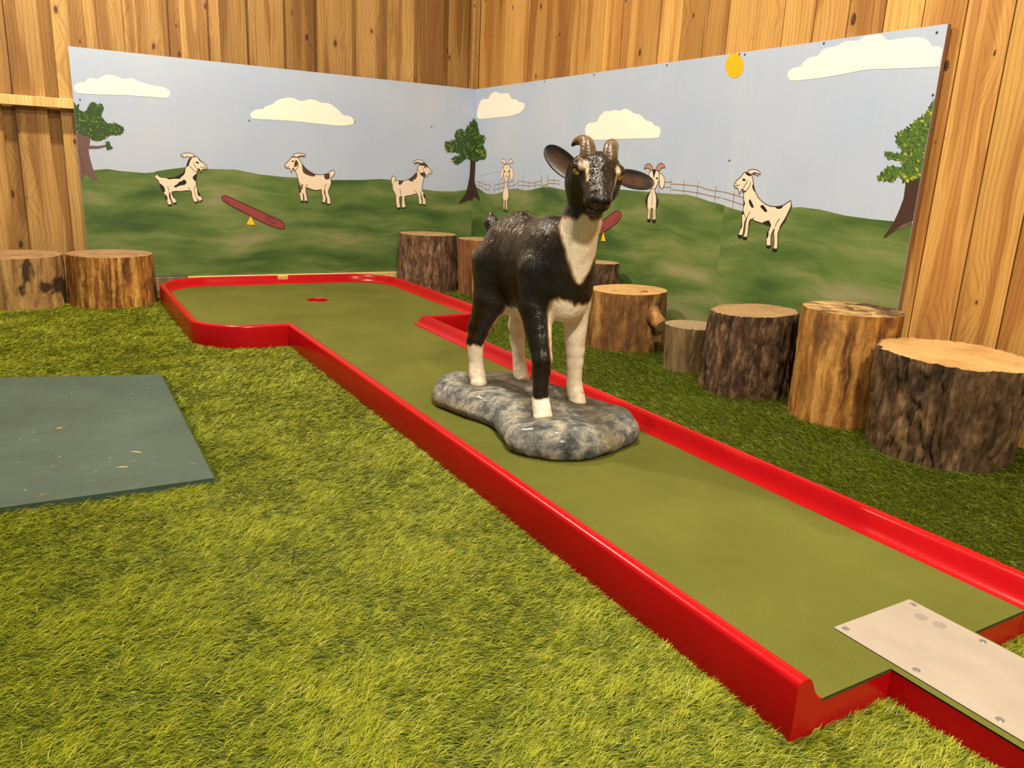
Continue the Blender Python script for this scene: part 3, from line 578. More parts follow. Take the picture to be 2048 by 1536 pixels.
def disc(name, c, r, z0, z1, mat, parent, n=16):
    V = [(c[0]+r*math.cos(t), c[1]+r*math.sin(t), z0) for t in np.linspace(0, 2*math.pi, n, endpoint=False)]+[(c[0]+r*.8*math.cos(t), c[1]+r*.8*math.sin(t), z1) for t in np.linspace(0, 2*math.pi, n, endpoint=False)]
    Fc = [(i, (i+1) % n, n+(i+1) % n, n+i) for i in range(n)]+[tuple(range(n, 2*n))]
    V = np.array(V) - np.array(lane.location) - np.array(parent.location)
    return from_py(name, V, Fc, mat, parent)
for c in ((-1.489, -4.312), (-1.307, -4.315), (-1.487, -4.440), (-1.308, -4.442), (-1.487, -4.568), (-1.308, -4.57), (-1.487, -4.70), (-1.308, -4.70)):
    s = disc('plate_screw', c, 0.0062, pz, pz+0.0012, SCREW, plate)
    r = 0.0042; a = random.uniform(0, 3)
for px in ((1842, 1234), (1880, 1250)):
    c = on(px[0], px[1], 2, pz); disc('wear_mark', c, 0.011, pz+.0002, pz+.0004, STAIN, plate, 20)

# ================================================================== GREEN BOARD IN THE GRASS
mm = Mat('dark_green_board', 0.55, 0.22); _c = mm.coord()
g1 = mm.ramp(mm.noise(_c, 3.0, 4), [(0.3, (0.036, 0.064, 0.055)), (0.7, (0.058, 0.094, 0.080))])
sp = mm.noise(mm.mapv(_c, (18, 70, 1)), 1.0, 5, 0.7); g1 = mm.mix(mm.math('MULTIPLY', mm.ramp(sp, [(0.60, (0, 0, 0)), (0.70, (1, 1, 1))]), 0.45), g1, (0.26, 0.24, 0.10, 1))
dots = mm.voro(_c, 17.0); dm = mm.math('LESS_THAN', dots, 0.045); g1 = mm.mix(mm.math('MULTIPLY', dm, 0.7), g1, (0.42, 0.36, 0.22, 1))
mm.color(g1); mm.rough(mm.ramp(mm.noise(_c, 12, 3), [(0.3, (.4, .4, .4)), (0.7, (.6, .6, .6))])); BOARD = mm.m
mq = [(-2.292, -2.045), (-2.297, -3.115), (-3.55, -3.10), (-3.55, -1.70)]
zt_ = 0.004
V = [(x, y, -0.012) for x, y in mq]+[(x, y, zt_) for x, y in mq]
mat_o = from_py('access_board', V, [(4, 5, 6, 7), (0, 1, 5, 4), (1, 2, 6, 5), (2, 3, 7, 6), (3, 0, 4, 7)], BOARD, None, loc=(-2.92, -2.5, -0.012))
tag(mat_o, 'flat dark green board let into the grass at the left edge', 'board')
LEAFM = plain('dry_leaf', (0.50, 0.28, 0.07, 1), 0.7); STRAW = plain('straw', (0.62, 0.50, 0.22, 1), 0.7)
def debris(name, px, L, W, ang, mat, label, z=zt_, cat='debris', lift=0.002):
    c = on(px[0], px[1], 2, z); n = 6; V = []; 
    for i in range(n+1):
        t = i/n; w = W*math.sin(math.pi*min(max(t, .06), .94)); h = lift*math.sin(math.pi*t)+.0006
        for s in (-1, 1):
            lx, ly = (t-.5)*L, s*w/2; V.append((c[0]+lx*math.cos(ang)-ly*math.sin(ang), c[1]+lx*math.sin(ang)+ly*math.cos(ang), z+h))
    k = len(V); V += [(a[0], a[1], z+.0002) for a in V]
    Fc = [(2*i, 2*i+1, 2*i+3, 2*i+2) for i in range(n)]+[(k+2*i, k+2*i+2, k+2*i+3, k+2*i+1) for i in range(n)]
    Fc += [(2*i, 2*i+2, k+2*i+2, k+2*i) for i in range(n)]+[(2*i+1, k+2*i+1, k+2*i+3, 2*i+3) for i in range(n)]
    tag(from_py(name, V, Fc, mat, None, loc=tuple(c)), label, cat)
debris('dry_leaf', (119, 857), 0.018, 0.008, 0.3, LEAFM, 'small curled tan leaf on the dark green board', cat='leaf')
debris('straw_blade', (272, 905), 0.034, 0.004, -0.6, STRAW, 'pale dry straw lying near the right part of the green board', cat='straw')
debris('straw_blade', (245, 935), 0.030, 0.003, -0.2, STRAW, 'short straw near the front of the green board', cat='straw')
debris('twig', (588, 1108), 0.040, 0.005, 1.25, plain('dark_twig', (0.03, 0.022, 0.015, 1), 0.8), 'thin dark curved twig lying on the bright grass in front', z=0.006, cat='twig', lift=0.006)

# ================================================================== LOGS
def bark_mat(name, c0, c1, c2, sx=26, sz=4, bump=0.6, rough=0.8, patch=None, pth=(0.52, 0.6), contrast=(0.37, 0.5, 0.64), bd=0.018):
    m = Mat(name, rough, 0.3); v = m.coord(); oi = m.n('ShaderNodeObjectInfo').outputs['Random']
    w = m.noise(v, 14, 3, out=1); vv = m.add(v, m.scalev(m.add(w, (-.5, -.5, -.5)), 0.03))
    a = m.noise(m.mapv(vv, (sx, sx, sz)), 1.0, 9, 0.70)
    col = m.ramp(a, [(contrast[0], c0), (contrast[1], c1), (contrast[2], c2)])
    if patch:
        pn = m.noise(m.mapv(vv, (7, 7, 4.5)), 1.0, 4, 0.55, 0.4); col = m.mix(m.ramp(pn, [(pth[0], (0, 0, 0)), (pth[1], (1, 1, 1))]), col, (*patch, 1))
    col = m.mix(0.45, col, m.ramp(m.noise(vv, 7, 3), [(0.3, (0.6, 0.58, 0.55)), (0.7, (1.2, 1.2, 1.2))]), 'MULTIPLY')
    m.color(col); m.bump(a, bump, bd); return m.m
def cut_mat(name, light, dark, spots=0.45, rings=70):
    m = Mat(name, 0.75, 0.25); v = m.coord(); w = m.noise(v, 6, 4, out=1); vv = m.add(v, m.scalev(m.add(w, (-.5, -.5, -.5)), 0.035))
    wv = m.n('ShaderNodeTexWave', wave_type='RINGS', rings_direction='Z'); m.set(wv.inputs[0], vv); wv.inputs['Scale'].default_value = rings; wv.inputs['Distortion'].default_value = 1.5; wv.inputs['Detail'].default_value = 3
    col = m.mix(0.30, (*light, 1), m.ramp(wv.outputs['Fac'], [(0, (0.55, 0.48, 0.38)), (1, (1.1, 1.08, 1.0))]), 'MULTIPLY')
    pn = m.noise(v, 9, 5, 0.6, 0.5); col = m.mix(m.math('MULTIPLY', m.ramp(pn, [(0.47, (0, 0, 0)), (0.62, (1, 1, 1))]), spots), col, (*dark, 1))
    st = m.noise(m.mapv(v, (90, 14, 1), rot=(0, 0, 0.5)), 1.0, 3); col = m.mix(0.3, col, m.ramp(st, [(0.3, (0.65, 0.6, 0.55)), (0.6, (1.1, 1.1, 1.1))]), 'MULTIPLY')
    m.color(col); m.bump(st, 0.35, 0.006); return m.m
def log(cx, cy, rb, rt, h, side, cut, label, seed, lobes=0.03, rough=0.004, ridges=0.0, tilt=(0, 0), cracks=(), peak=None, nth=200, nz=44, vs=6.0, taper=1.0, lip=0.0):
    root = empty('log_stump', (cx, cy, -0.012)); tag(root, label, 'log', 'log stumps standing on the grass')
    th = np.linspace(0, 2*np.pi, nth, endpoint=False); T, Zt = np.meshgrid(th, np.linspace(0, 1, nz))
    low = fbm(np.stack([1.4*np.cos(T)+seed*3.3, 1.4*np.sin(T), 0.5*Zt+seed], -1), 2, seed)-0.5
    R0 = (rb+(rt-rb)*Zt**taper)*(1+2*lobes*low)
    fine = fbm(np.stack([np.cos(T)*vs*2.2+seed, np.sin(T)*vs*2.2, Zt*h*vs*1.7+seed], -1), 4, seed+5)-0.5
    R1 = R0+rough*2*fine
    if ridges:
        wq = fbm(np.stack([np.cos(T)*3, np.sin(T)*3, Zt*h*9+seed], -1), 3, seed+9)
        rg = np.abs(fbm(np.stack([np.cos(T)*9+2.2*wq, np.sin(T)*9+2.2*wq, Zt*h*7.0+seed], -1), 3, seed+21)-0.5)*2
        R1 = R1-ridges*np.clip(1-rg*3.2, 0, 1)+ridges*.35
    for a, w, d in cracks: R1 = R1-d*np.exp(-((np.angle(np.exp(1j*(T-a+0.06*np.sin(Zt*9)))))/w)**2)
    if lip: R1 = R1-lip*np.clip((Zt-0.93)/0.07, 0, 1)**2
    X, Y = R1*np.cos(T), R1*np.sin(T)
    def top(x, y):
        z = h+0.02+tilt[0]*x+tilt[1]*y
        if peak is not None:
            pa, ps, pk = peak; dd = x*math.cos(pa)+y*math.sin(pa); z = z-np.where(dd > pk, (dd-pk)*ps, 0)
        return z
    Z = Zt*top(X, Y)
    v = np.stack([X, Y, Z], -1).reshape(-1, 3)
    i, j = np.meshgrid(np.arange(nth), np.arange(nz-1)); i2 = (i+1) % nth
    qd = np.stack([j*nth+i, j*nth+i2, (j+1)*nth+i2, (j+1)*nth+i], -1).reshape(-1, 4)
    o = from_np('bark', v, quads=qd, mats=side, parent=root, smooth=True)
    # cut face
    nr = 14; rr = np.linspace(1, 0.04, nr); xs, ysq = X[-1], Y[-1]; rows = []
    for k, r in enumerate(rr):
        xx, yy = xs*r, ysq*r; zz = top(xx, yy)+(0 if k == 0 else 0.0018*(fbm(np.stack([xx*40+seed, yy*40, 0*xx], -1), 3, seed)-0.5)*2)
        for a, w, d in cracks: zz = zz-(0.012*np.exp(-((np.angle(np.exp(1j*(th-a))))*max(r, .2)/(w*1.0))**2)*(r > 0.45))
        rows.append(np.stack([xx, yy, zz], -1))
    v = np.concatenate(rows+[np.array([[0, 0, top(0., 0.)]])]); i, j = np.meshgrid(np.arange(nth), np.arange(nr-1)); i2 = (i+1) % nth
    qd = np.stack([j*nth+i, j*nth+i2, (j+1)*nth+i2, (j+1)*nth+i], -1).reshape(-1, 4); c = len(v)-1
    tr = np.stack([(nr-1)*nth+np.arange(nth), (nr-1)*nth+(np.arange(nth)+1) % nth, np.full(nth, c)], -1)
    from_np('cut_face', v, quads=qd, tris=tr, mats=cut, parent=root, smooth=True)
    LOGS.append((cx, cy, max(rb, rt)))
    return root
LOGS = []
PALE = bark_mat('peeled_pale_wood', (0.13, 0.065, 0.025), (0.42, 0.24, 0.09), (0.60, 0.37, 0.15), 20, 3.0, 0.35, 0.7, (0.055, 0.030, 0.018), (0.56, 0.62))
ORANGE = bark_mat('peeled_orange_wood', (0.075, 0.026, 0.008), (0.36, 0.145, 0.030), (0.70, 0.40, 0.11), 34, 2.2, 0.45, 0.6, (0.09, 0.038, 0.014), (0.57, 0.68))
PINKB = bark_mat('flaky_red_brown_bark', (0.055, 0.028, 0.018), (0.16, 0.08, 0.045), (0.40, 0.24, 0.145), 42, 11, 0.9, 0.85)
REDB = bark_mat('smooth_red_brown_bark', (0.11, 0.040, 0.018), (0.22, 0.085, 0.035), (0.33, 0.15, 0.06), 18, 4, 0.5, 0.8)
DARKB = bark_mat('dark_rough_bark', (0.030, 0.016, 0.010), (0.105, 0.055, 0.030), (0.30, 0.18, 0.10), 34, 10, 1.0, 0.85)
GOLD = bark_mat('peeled_gold_brown_wood', (0.085, 0.035, 0.013), (0.21, 0.095, 0.030), (0.46, 0.25, 0.075), 16, 4, 0.45, 0.7, (0.085, 0.042, 0.018), (0.55, 0.66))
GREYB = bark_mat('grey_brown_smooth_bark', (0.10, 0.062, 0.030), (0.19, 0.12, 0.058), (0.28, 0.185, 0.095), 45, 5, 0.35, 0.8)
AMBER = bark_mat('peeled_amber_wood', (0.085, 0.032, 0.010), (0.36, 0.155, 0.034), (0.62, 0.34, 0.10), 30, 2.4, 0.5, 0.6, (0.13, 0.055, 0.018), (0.54, 0.66))
BIGB = bark_mat('deep_grey_brown_bark', (0.035, 0.020, 0.012), (0.125, 0.072, 0.036), (0.27, 0.165, 0.085), 20, 6, 0.9, 0.85, (0.20, 0.095, 0.035), (0.60, 0.70))
C_TAN = cut_mat('tan_cut_face', (0.46, 0.30, 0.14), (0.20, 0.115, 0.05)); C_BROWN = cut_mat('brown_cut_face', (0.34, 0.20, 0.10), (0.13, 0.07, 0.035), 0.6)
C_MID = cut_mat('mid_brown_cut_face', (0.36, 0.23, 0.115), (0.20, 0.12, 0.06), 0.4); C_PALE = cut_mat('pale_cut_face', (0.58, 0.36, 0.15), (0.34, 0.17, 0.065), 0.5, 40); C_GREY = cut_mat('grey_cut_face', (0.34, 0.25, 0.15), (0.20, 0.14, 0.08), 0.35); C_DARK = cut_mat('dark_stained_cut_face', (0.55, 0.36, 0.16), (0.07, 0.04, 0.022), 0.95, 50)
log(-2.756, -0.297, .213, .215, .238, PALE, C_BROWN, 'pale peeled log with dark scars at the left edge', 1, 0.04, 0.004)
log(-2.322, -0.345, .215, .206, .243, ORANGE, C_BROWN, 'orange streaked log beside the left end of the red border', 2, 0.03, 0.005, 0.003)
log(-.440, -.242, .198, .182, .343, PINKB, C_TAN, 'tall flaky reddish bark log behind the far corner of the red border', 3, 0.03, 0.006, 0.004)
log(-.181, -.486, .137, .147, .331, REDB, C_TAN, 'smooth reddish log in the shade beside the tall flaky log', 4, 0.03, 0.003)
log(-.275, -.785, .10, .10, .275, PALE, C_TAN, 'pale log almost hidden behind the goat statue rump', 5, 0.03, 0.003)
log(-.140, -1.742, .115, .092, .33, DARKB, C_TAN, 'slim dark bark log peeping out right of the goat neck', 6, 0.03, 0.004, 0.003)
gl = log(-.256, -2.126, .187, .178, .250, GOLD, C_PALE, 'golden brown log with a sawn branch stub on its right', 7, 0.10, 0.005, 0.003, tilt=(0.03, -0.012))
log(-.268, -2.592, .107, .116, .168, GREYB, C_GREY, 'short smooth grey log with a vertical crack', 8, 0.02, 0.0015, 0, cracks=((-2.28, 0.035, 0.012), (2.9, 0.03, 0.01)))
log(-.300, -2.943, .170, .155, .292, DARKB, C_MID, 'rough dark bark log with a slanting ridged top', 9, 0.06, 0.010, 0.012, tilt=(0.05, -0.03))
log(-.112, -3.138, .066, .066, .275, GREYB, C_GREY, 'narrow dull log wedged behind the amber log', 10, 0.03, 0.002)
log(-.258, -3.335, .160, .161, .363, AMBER, C_DARK, 'tall amber peeled log with a dark stained top', 11, 0.02, 0.003, 0.002)
log(-.266, -3.715, .196, .214, .291, BIGB, C_PALE, 'broad rough bark log with a pale fresh top at the right edge', 12, 0.10, 0.012, 0.016, cracks=((-1.72, 0.02, 0.012),), tilt=(0, 0.02), nth=260)
# branch stub on the golden log
def tube(path, rad, n=20, ref=(0.3, -0.2, 0.93)):
    path = np.asarray(path, float); V = []; 
    for k, p in enumerate(path):
        t = path[min(k+1, len(path)-1)]-path[max(k-1, 0)]; t /= np.linalg.norm(t); a = np.cross(t, ref); a /= np.linalg.norm(a); b = np.cross(t, a)
        V += [tuple(p+rad[k]*(math.cos(s)*a+math.sin(s)*b)) for s in np.linspace(0, 2*math.pi, n, endpoint=False)]
    Fc = [(k*n+i, k*n+(i+1) % n, (k+1)*n+(i+1) % n, (k+1)*n+i) for k in range(len(path)-1) for i in range(n)]
    return V, Fc
tip = on(1323, 652, 1, -2.365); root_ = np.array([-.245, -2.20, .215]); d = tip-root_; d /= np.linalg.norm(d)
pts = [root_, root_+(tip-root_)*.45, root_+(tip-root_)*.75, tip]
V, Fc = tube(pts, [0.060, 0.050, 0.036, 0.029], ref=(1, .2, .1)); stub = from_py('branch_stub', V, Fc, GOLD, gl, True, loc=tuple(gl.location)); stub.location = (0, 0, 0)
vv = np.array(V[-20:])-np.array(gl.location); cf = from_py('stub_cut_face', [tuple(a) for a in vv]+[tuple(vv.mean(0)+d*.001)], [(i, (i+1) % 20, 20) for i in range(20)], C_GREY, stub)
# bark slab on the amber log
box('bark_slab', (-.165, -3.40, .3665), (-.105, -3.27, .374), DARKB, None, 0.003)
sl = bpy.data.objects['bark_slab']; tag(sl, 'thin dark bark slab lying on the back of the amber log', 'bark')
# ================================================================== GOAT STATUE
def surface_nets(sdf, lo, hi, h):
    ax = [np.arange(lo[k], hi[k]+h, h) for k in range(3)]
    X, Y, Z = np.meshgrid(*ax, indexing='ij'); D = sdf(X.astype(np.float32), Y.astype(np.float32), Z.astype(np.float32))
    S = D < 0; nx, ny, nz = D.shape
    c = np.zeros((nx-1, ny-1, nz-1), np.int8)
    for a in (0, 1):
        for b in (0, 1):
            for d in (0, 1): c += S[a:nx-1+a, b:ny-1+b, d:nz-1+d]
    act = (c > 0) & (c < 8); idx = np.argwhere(act); vid = np.full(act.shape, -1, np.int64); vid[act] = np.arange(len(idx))
    acc = np.zeros((len(idx), 3)); cnt = np.zeros(len(idx))
    corners = [(a, b, d) for a in (0, 1) for b in (0, 1) for d in (0, 1)]
    for p in corners:
        for k in range(3):
            if p[k] == 0:
                q_ = list(p); q_[k] = 1
                d0 = D[idx[:, 0]+p[0], idx[:, 1]+p[1], idx[:, 2]+p[2]]; d1 = D[idx[:, 0]+q_[0], idx[:, 1]+q_[1], idx[:, 2]+q_[2]]
                m = (d0 < 0) != (d1 < 0); t = np.where(m, d0/np.where(m, d0-d1, 1), 0)
                pos = np.array(p, float)[None].repeat(len(idx), 0); pos[:, k] = t
                acc[m] += pos[m]; cnt[m] += 1
    V = np.array(lo)+(idx+acc/cnt[:, None])*h
    Q = []
    for k in range(3):
        a, b = (k+1) % 3, (k+2) % 3
        sl0 = [slice(None)]*3; sl1 = [slice(None)]*3; sl0[k] = slice(0, -1); sl1[k] = slice(1, None)
        ch = S[tuple(sl0)] != S[tuple(sl1)]; e = np.argwhere(ch)
        e = e[(e[:, a] > 0) & (e[:, b] > 0) & (e[:, a] < D.shape[a]-1) & (e[:, b] < D.shape[b]-1)]
        s0 = S[e[:, 0], e[:, 1], e[:, 2]]
        def g(da, db):
            f = e.copy(); f[:, a] -= da; f[:, b] -= db; return vid[f[:, 0], f[:, 1], f[:, 2]]
        qd = np.stack([g(1, 1), g(0, 1), g(0, 0), g(1, 0)], -1)
        qd[~s0] = qd[~s0][:, ::-1]; Q.append(qd)
    return V, np.concatenate(Q)
def smin(a, b, k):
    h = np.clip(0.5+0.5*(b-a)/k, 0, 1); return b+(a-b)*h-k*h*(1-h)
def ell(X, Y, Z, c, r):
    px, py, pz = (X-c[0])/r[0], (Y-c[1])/r[1], (Z-c[2])/r[2]; k0 = np.sqrt(px*px+py*py+pz*pz)
    k1 = np.sqrt((px/r[0])**2+(py/r[1])**2+(pz/r[2])**2)+1e-6
    return k0*(k0-1)/k1
def cone(X, Y, Z, a, b, ra, rb, sx=1.0):
    ba = np.array(b)-np.array(a); L2 = float(ba@ba); px, py, pz = X-a[0], Y-a[1], Z-a[2]
    t = np.clip((px*ba[0]+py*ba[1]+pz*ba[2])/L2, 0, 1)
    return np.sqrt(((px-t*ba[0])/sx)**2+(py-t*ba[1])**2+(pz-t*ba[2])**2)-(ra+(rb-ra)*t)
XM = -1.375; ZR = 0.118
HC = np.array([-1.372, -3.338, 0.776])
hF = np.array([-0.445, -0.870, 0.0]); hF /= np.linalg.norm(hF); pt = math.radians(27)
hS = np.array([-hF[1], hF[0], 0.0])                      # goat's left, viewer's right
hF3 = hF*math.cos(pt)+np.array([0, 0, -math.sin(pt)]); hU = np.cross(hS, hF3)*-1
hU = np.cross(hF3, hS); hU = hU if hU[2] > 0 else -hU
rl = math.radians(5.0); hS, hU = hS*math.cos(rl)-hU*math.sin(rl), hU*math.cos(rl)+hS*math.sin(rl)
def H(s, u, f): return HC+s*hS+u*hU+f*hF3
LEGS = {
 'fn': [(-1.432,-3.190,.500,.062),(-1.446,-3.205,.410,.046),(-1.452,-3.262,.270,.0275),(-1.4525,-3.262,.235,.0245),(-1.455,-3.268,.165,.0215),(-1.456,-3.278,.142,.0235),(-1.457,-3.290,.116,.0275)],
 'ff': [(-1.312,-3.185,.500,.058),(-1.300,-3.190,.410,.042),(-1.291,-3.190,.268,.0265),(-1.290,-3.190,.235,.024),(-1.289,-3.194,.165,.021),(-1.288,-3.202,.142,.023),(-1.288,-3.214,.116,.027)],
 'hn': [(-1.418,-2.935,.490,.082),(-1.442,-2.945,.390,.056),(-1.455,-2.895,.290,.034),(-1.457,-2.876,.240,.026),(-1.459,-2.893,.160,.0215),(-1.459,-2.902,.140,.023),(-1.460,-2.914,.116,.027)],
 'hf': [(-1.335,-2.935,.490,.080),(-1.316,-2.940,.390,.052),(-1.302,-2.880,.285,.033),(-1.296,-2.868,.240,.025),(-1.304,-2.902,.160,.0205),(-1.308,-2.915,.140,.022),(-1.311,-2.932,.116,.027)],
}
def goat_sdf(X, Y, Z):
    d = ell(X, Y, Z, (XM, -3.070, .500), (.097, .205, .140))
    d = smin(d, ell(X, Y, Z, (XM, -2.935, .515), (.090, .098, .122)), .04)
    d = smin(d, ell(X, Y, Z, (XM, -2.985, .604), (.030, .062, .050)), .03)
    d = smin(d, ell(X, Y, Z, (XM, -3.185, .535), (.088, .105, .118)), .04)
    d = smin(d, ell(X, Y, Z, (XM, -3.165, .598), (.040, .075, .046)), .03)
    d = smin(d, ell(X, Y, Z, (XM+.004, -3.245, .455), (.074, .062, .088)), .04)
    d = smin(d, ell(X, Y, Z, (XM, -2.985, .385), (.045, .075, .050)), .03)
    d = smin(d, cone(X, Y, Z, (XM+.002, -3.243, .535), (-1.371, -3.292, .650), .072, .051), .024)
    d = smin(d, cone(X, Y, Z, (-1.371, -3.292, .650), (-1.371, -3.318, .735), .050, .046), .014)
    for L in LEGS.values():
        dl = None
        for a, b in zip(L[:-1], L[1:]):
            c = cone(X, Y, Z, a[:3], b[:3], a[3], b[3]); dl = c if dl is None else smin(dl, c, .010)
        d = smin(d, dl, .022)
    # tail
    d = smin(d, cone(X, Y, Z, (XM, -2.850, .570), (XM, -2.806, .605), .024, .025), .012)
    d = smin(d, cone(X, Y, Z, (XM, -2.806, .605), (XM+.004, -2.792, .632), .022, .009), .008)
    # head in its own frame
    i0 = int(np.argmax(Z[0, 0] > .585)); j1 = int(np.argmax(Y[0, :, 0] > -3.20)); Dn = d; X, Y, Z, d = X[:, :j1, i0:], Y[:, :j1, i0:], Z[:, :j1, i0:], d[:, :j1, i0:]
    P = np.stack([X, Y, Z], -1)-HC.astype(np.float32); s = P@hS.astype(np.float32); u = P@hU.astype(np.float32); f = P@hF3.astype(np.float32)
    hd = ell(s, u, f, (0, -.004, -.002), (.062, .047, .068))
    hd = smin(hd, cone(s, u, f, (0, .004, .02), (0, -.012, .110), .051, .033, 1.0), .025)
    for sg in (-1, 1):
        hd = smin(hd, ell(s, u, f, (sg*.038, -.032, -.004), (.034, .050, .056)), .022)
        hd = smin(hd, ell(s, u, f, (sg*.050, .027, .032), (.017, .012, .022)), .010)
        hd = smin(hd, ell(s, u, f, (sg*.029, .030, .006), (.024, .018, .024)), .010)
        hd = smin(hd, ell(s, u, f, (sg*.015, -.008, .130), (.013, .010, .013)), .006)
        hd = smin(hd, ell(s, u, f, (sg*.020, -.033, .100), (.014, .014, .022)), .010)
    hd = smin(hd, cone(s, u, f, (0, -.045, .0), (0, -.050, .098), .036, .021, 1.0), .016)
    hd = smin(hd, ell(s, u, f, (0, -.007, .131), (.024, .015, .017)), .006)
    for sg in (-1, 1):
        hd = np.maximum(hd, -ell(s, u, f, (sg*.0135, -.010, .146), (.0075, .0042, .010)))
        hd = np.maximum(hd, -(ell(s, u, f, (sg*.0585, .015, .041), (.010, .009, .011))))
    hd = np.maximum(hd, -ell(s, u, f, (0, -.036, .128), (.036, .0024, .030)))
    d = smin(d, hd, .022)
    # wattle at the throat
    w0 = H(-.030, -.085, .030); w1 = w0+np.array([-.006, -.004, -.038])
    d = smin(d, cone(X, Y, Z, tuple(w0+np.array([.012, .008, .02])), tuple(w1), .005, .007), .006)
    Dn[:, :j1, i0:] = d
    return Dn
GV, GQ = surface_nets(goat_sdf, (-1.57, -3.53, .100), (-1.18, -2.74, .860), 0.0034)
# relief of moulded hair
hair = fbm(np.stack([GV[:, 0]*55, GV[:, 1]*55, GV[:, 2]*30], -1), 3, 3)-0.5
def smooth(a, b, x): t = np.clip((x-a)/(b-a), 0, 1); return t*t*(3-2*t)
gx, gy, gz = GV.T
lat = (gx-XM)*.865+(gy+3.28)*-.5; jit = (fbm(GV*np.array([60, 60, 22]), 3, 8)-.5)
rel = GV-HC; hs, hu, hf = rel@hS, rel@hU, rel@hF3
white = np.zeros(len(GV))
def put(m): 
    global white
    white = np.maximum(white, m)
# throat blaze narrowing down to the chest
wid = 0.004+0.062*np.clip((gz-.483)/.15, 0, 1)**0.85
blaze = smooth(-.012, .012, wid-np.abs(lat-(.014+.10*(gz-.55)*0.25))+.012*jit)*smooth(.475, .492, gz)*(gy < -3.215-.42*(gz-.55))*(1-smooth(.642, .668, gz+.02*jit+.10*np.clip(.02-np.abs(lat-.01),0,.02)*-6))*(1-smooth(-.02, .01, hu+.075))
put(blaze)
# lower chest, brisket and belly
cb = .437+.030*smooth(.02, .10, gx-XM)-.02*np.exp(-((gx-XM-.02)/.035)**2)
chest = (1-smooth(cb-.012, cb+.012, gz+.03*jit))*smooth(-1.446, -1.428, gx+.01*jit)*(1-smooth(-3.13, -3.10, gy))
chest = chest*smooth(.24, .30, gz+.03*jit+1.2*np.clip(gx+1.40, 0, .1))
put(chest)
belly = (1-smooth(.372, .392, gz+.03*jit))*smooth(-1.440, -1.415, gx+.02*jit)*(gy > -3.16)*(gz > .30)
put(belly)
# legs
put((1-smooth(.160, .172, gz+.016*jit))*(gx < -1.375)*(gy < -3.1))
put((1-smooth(.222, .240, gz+.03*jit))*(gx < -1.375)*(gy > -3.1))
put((1-smooth(.400, .43, gz))*(gx > -1.375)*(gy < -3.1)*(1-smooth(-.002, .008, (gx-(-1.277+.010*np.sin(gz*30)))+.006*jit)*smooth(.14, .155, gz)))
put((1-smooth(.375, .40, gz))*(gx > -1.375)*(gy > -3.1)*(1-smooth(-.002, .008, (gx+1.286)+.006*jit)*smooth(.15, .165, gz)))
put(0.8*(1-smooth(.33, .36, gz))*smooth(-1.440, -1.432, gx)*(gx < -1.375)*(gy > -3.1))
# face marks
def mark(s0, u0, s1, u1, w, fmin=.0):
    ax, ay = s1-s0, u1-u0; t = np.clip(((hs-s0)*ax+(hu-u0)*ay)/(ax*ax+ay*ay), 0, 1); dd = np.hypot(hs-s0-t*ax, hu-u0-t*ay)
    return (1-smooth(w*.2, w*1.6, dd+.006*jit))*(hf > fmin)*(hf < .085)
onh = (np.linalg.norm(rel, axis=1) < .19)
put(.54*onh*np.maximum(.8*mark(-.050, .031, -.034, .037, .008), mark(-.034, .034, -.027, -.006, .0048)))
put(.55*onh*np.maximum(mark(.045, .034, .049, .020, .006), mark(.047, .023, .036, -.006, .0045)))
wf = 1-np.clip(np.abs(white-.5)*2, 0, 1)
def normals(V, Q):
    n = np.cross(V[Q[:, 2]]-V[Q[:, 0]], V[Q[:, 3]]-V[Q[:, 1]]); N = np.zeros_like(V)
    for k in range(4): np.add.at(N, Q[:, k], n)
    return N/np.maximum(np.linalg.norm(N, axis=1, keepdims=True), 1e-12)
NN = normals(GV, GQ)
curl = (fbm(GV*np.array([190, 190, 190]), 2, 41)-.5)*smooth(.004, .03, hu)*onh
GV = GV+NN*(hair*.0036*(1-.65*onh)+curl*.0042)[:, None]
statue = empty('goat_statue', (XM, -3.08, ZF)); tag(statue, 'black and white resin goat statue standing on a grey rock base on the lane', 'statue')
gm = Mat('goat_gloss_paint', 0.25, 0.5, 0.0); at = gm.n('ShaderNodeAttribute', attribute_name='white').outputs['Fac']; at2 = gm.n('ShaderNodeAttribute', attribute_name='sheen').outputs['Fac']
cc = gm.coord(); blk = gm.ramp(gm.noise(cc, 9, 4), [(0.3, (0.0045, 0.0035, 0.003)), (0.55, (0.011, 0.0085, 0.007)), (0.78, (0.040, 0.033, 0.028))])
wht = gm.ramp(gm.noise(cc, 22, 4), [(0.3, (0.76, 0.63, 0.47)), (0.55, (0.90, 0.81, 0.67)), (0.8, (0.94, 0.88, 0.76))])
edge = gm.ramp(at, [(0.0, (0, 0, 0)), (0.25, (0.12, 0.075, 0.045)), (0.55, (0.52, 0.38, 0.25)), (0.8, (0.86, 0.72, 0.55)), (1, (0.92, 0.82, 0.67))])
col = gm.mix(gm.math('MULTIPLY', at, 6.0, True), blk, gm.mix(gm.ramp(at, [(0.6, (0, 0, 0)), (1, (1, 1, 1))]), edge, wht))
gm.color(col)
hv = gm.noise(gm.mapv(cc, (75, 75, 40)), 1.0, 4, 0.62, 0.8); gm.bump(hv, 0.5, 0.008)
gm.rough(gm.ramp(gm.noise(cc, 14, 3), [(0.35, (.15, .15, .15)), (0.65, (.34, .34, .34))])); GOATM = gm.m
def part_np(name, V, Q, mat, parent, T=None):
    return from_np(name, np.asarray(V)-np.array(statue.location), quads=Q, tris=T, mats=mat, parent=parent, smooth=True)
body = part_np('body', GV, GQ, GOATM, statue); attr(body, 'white', white)
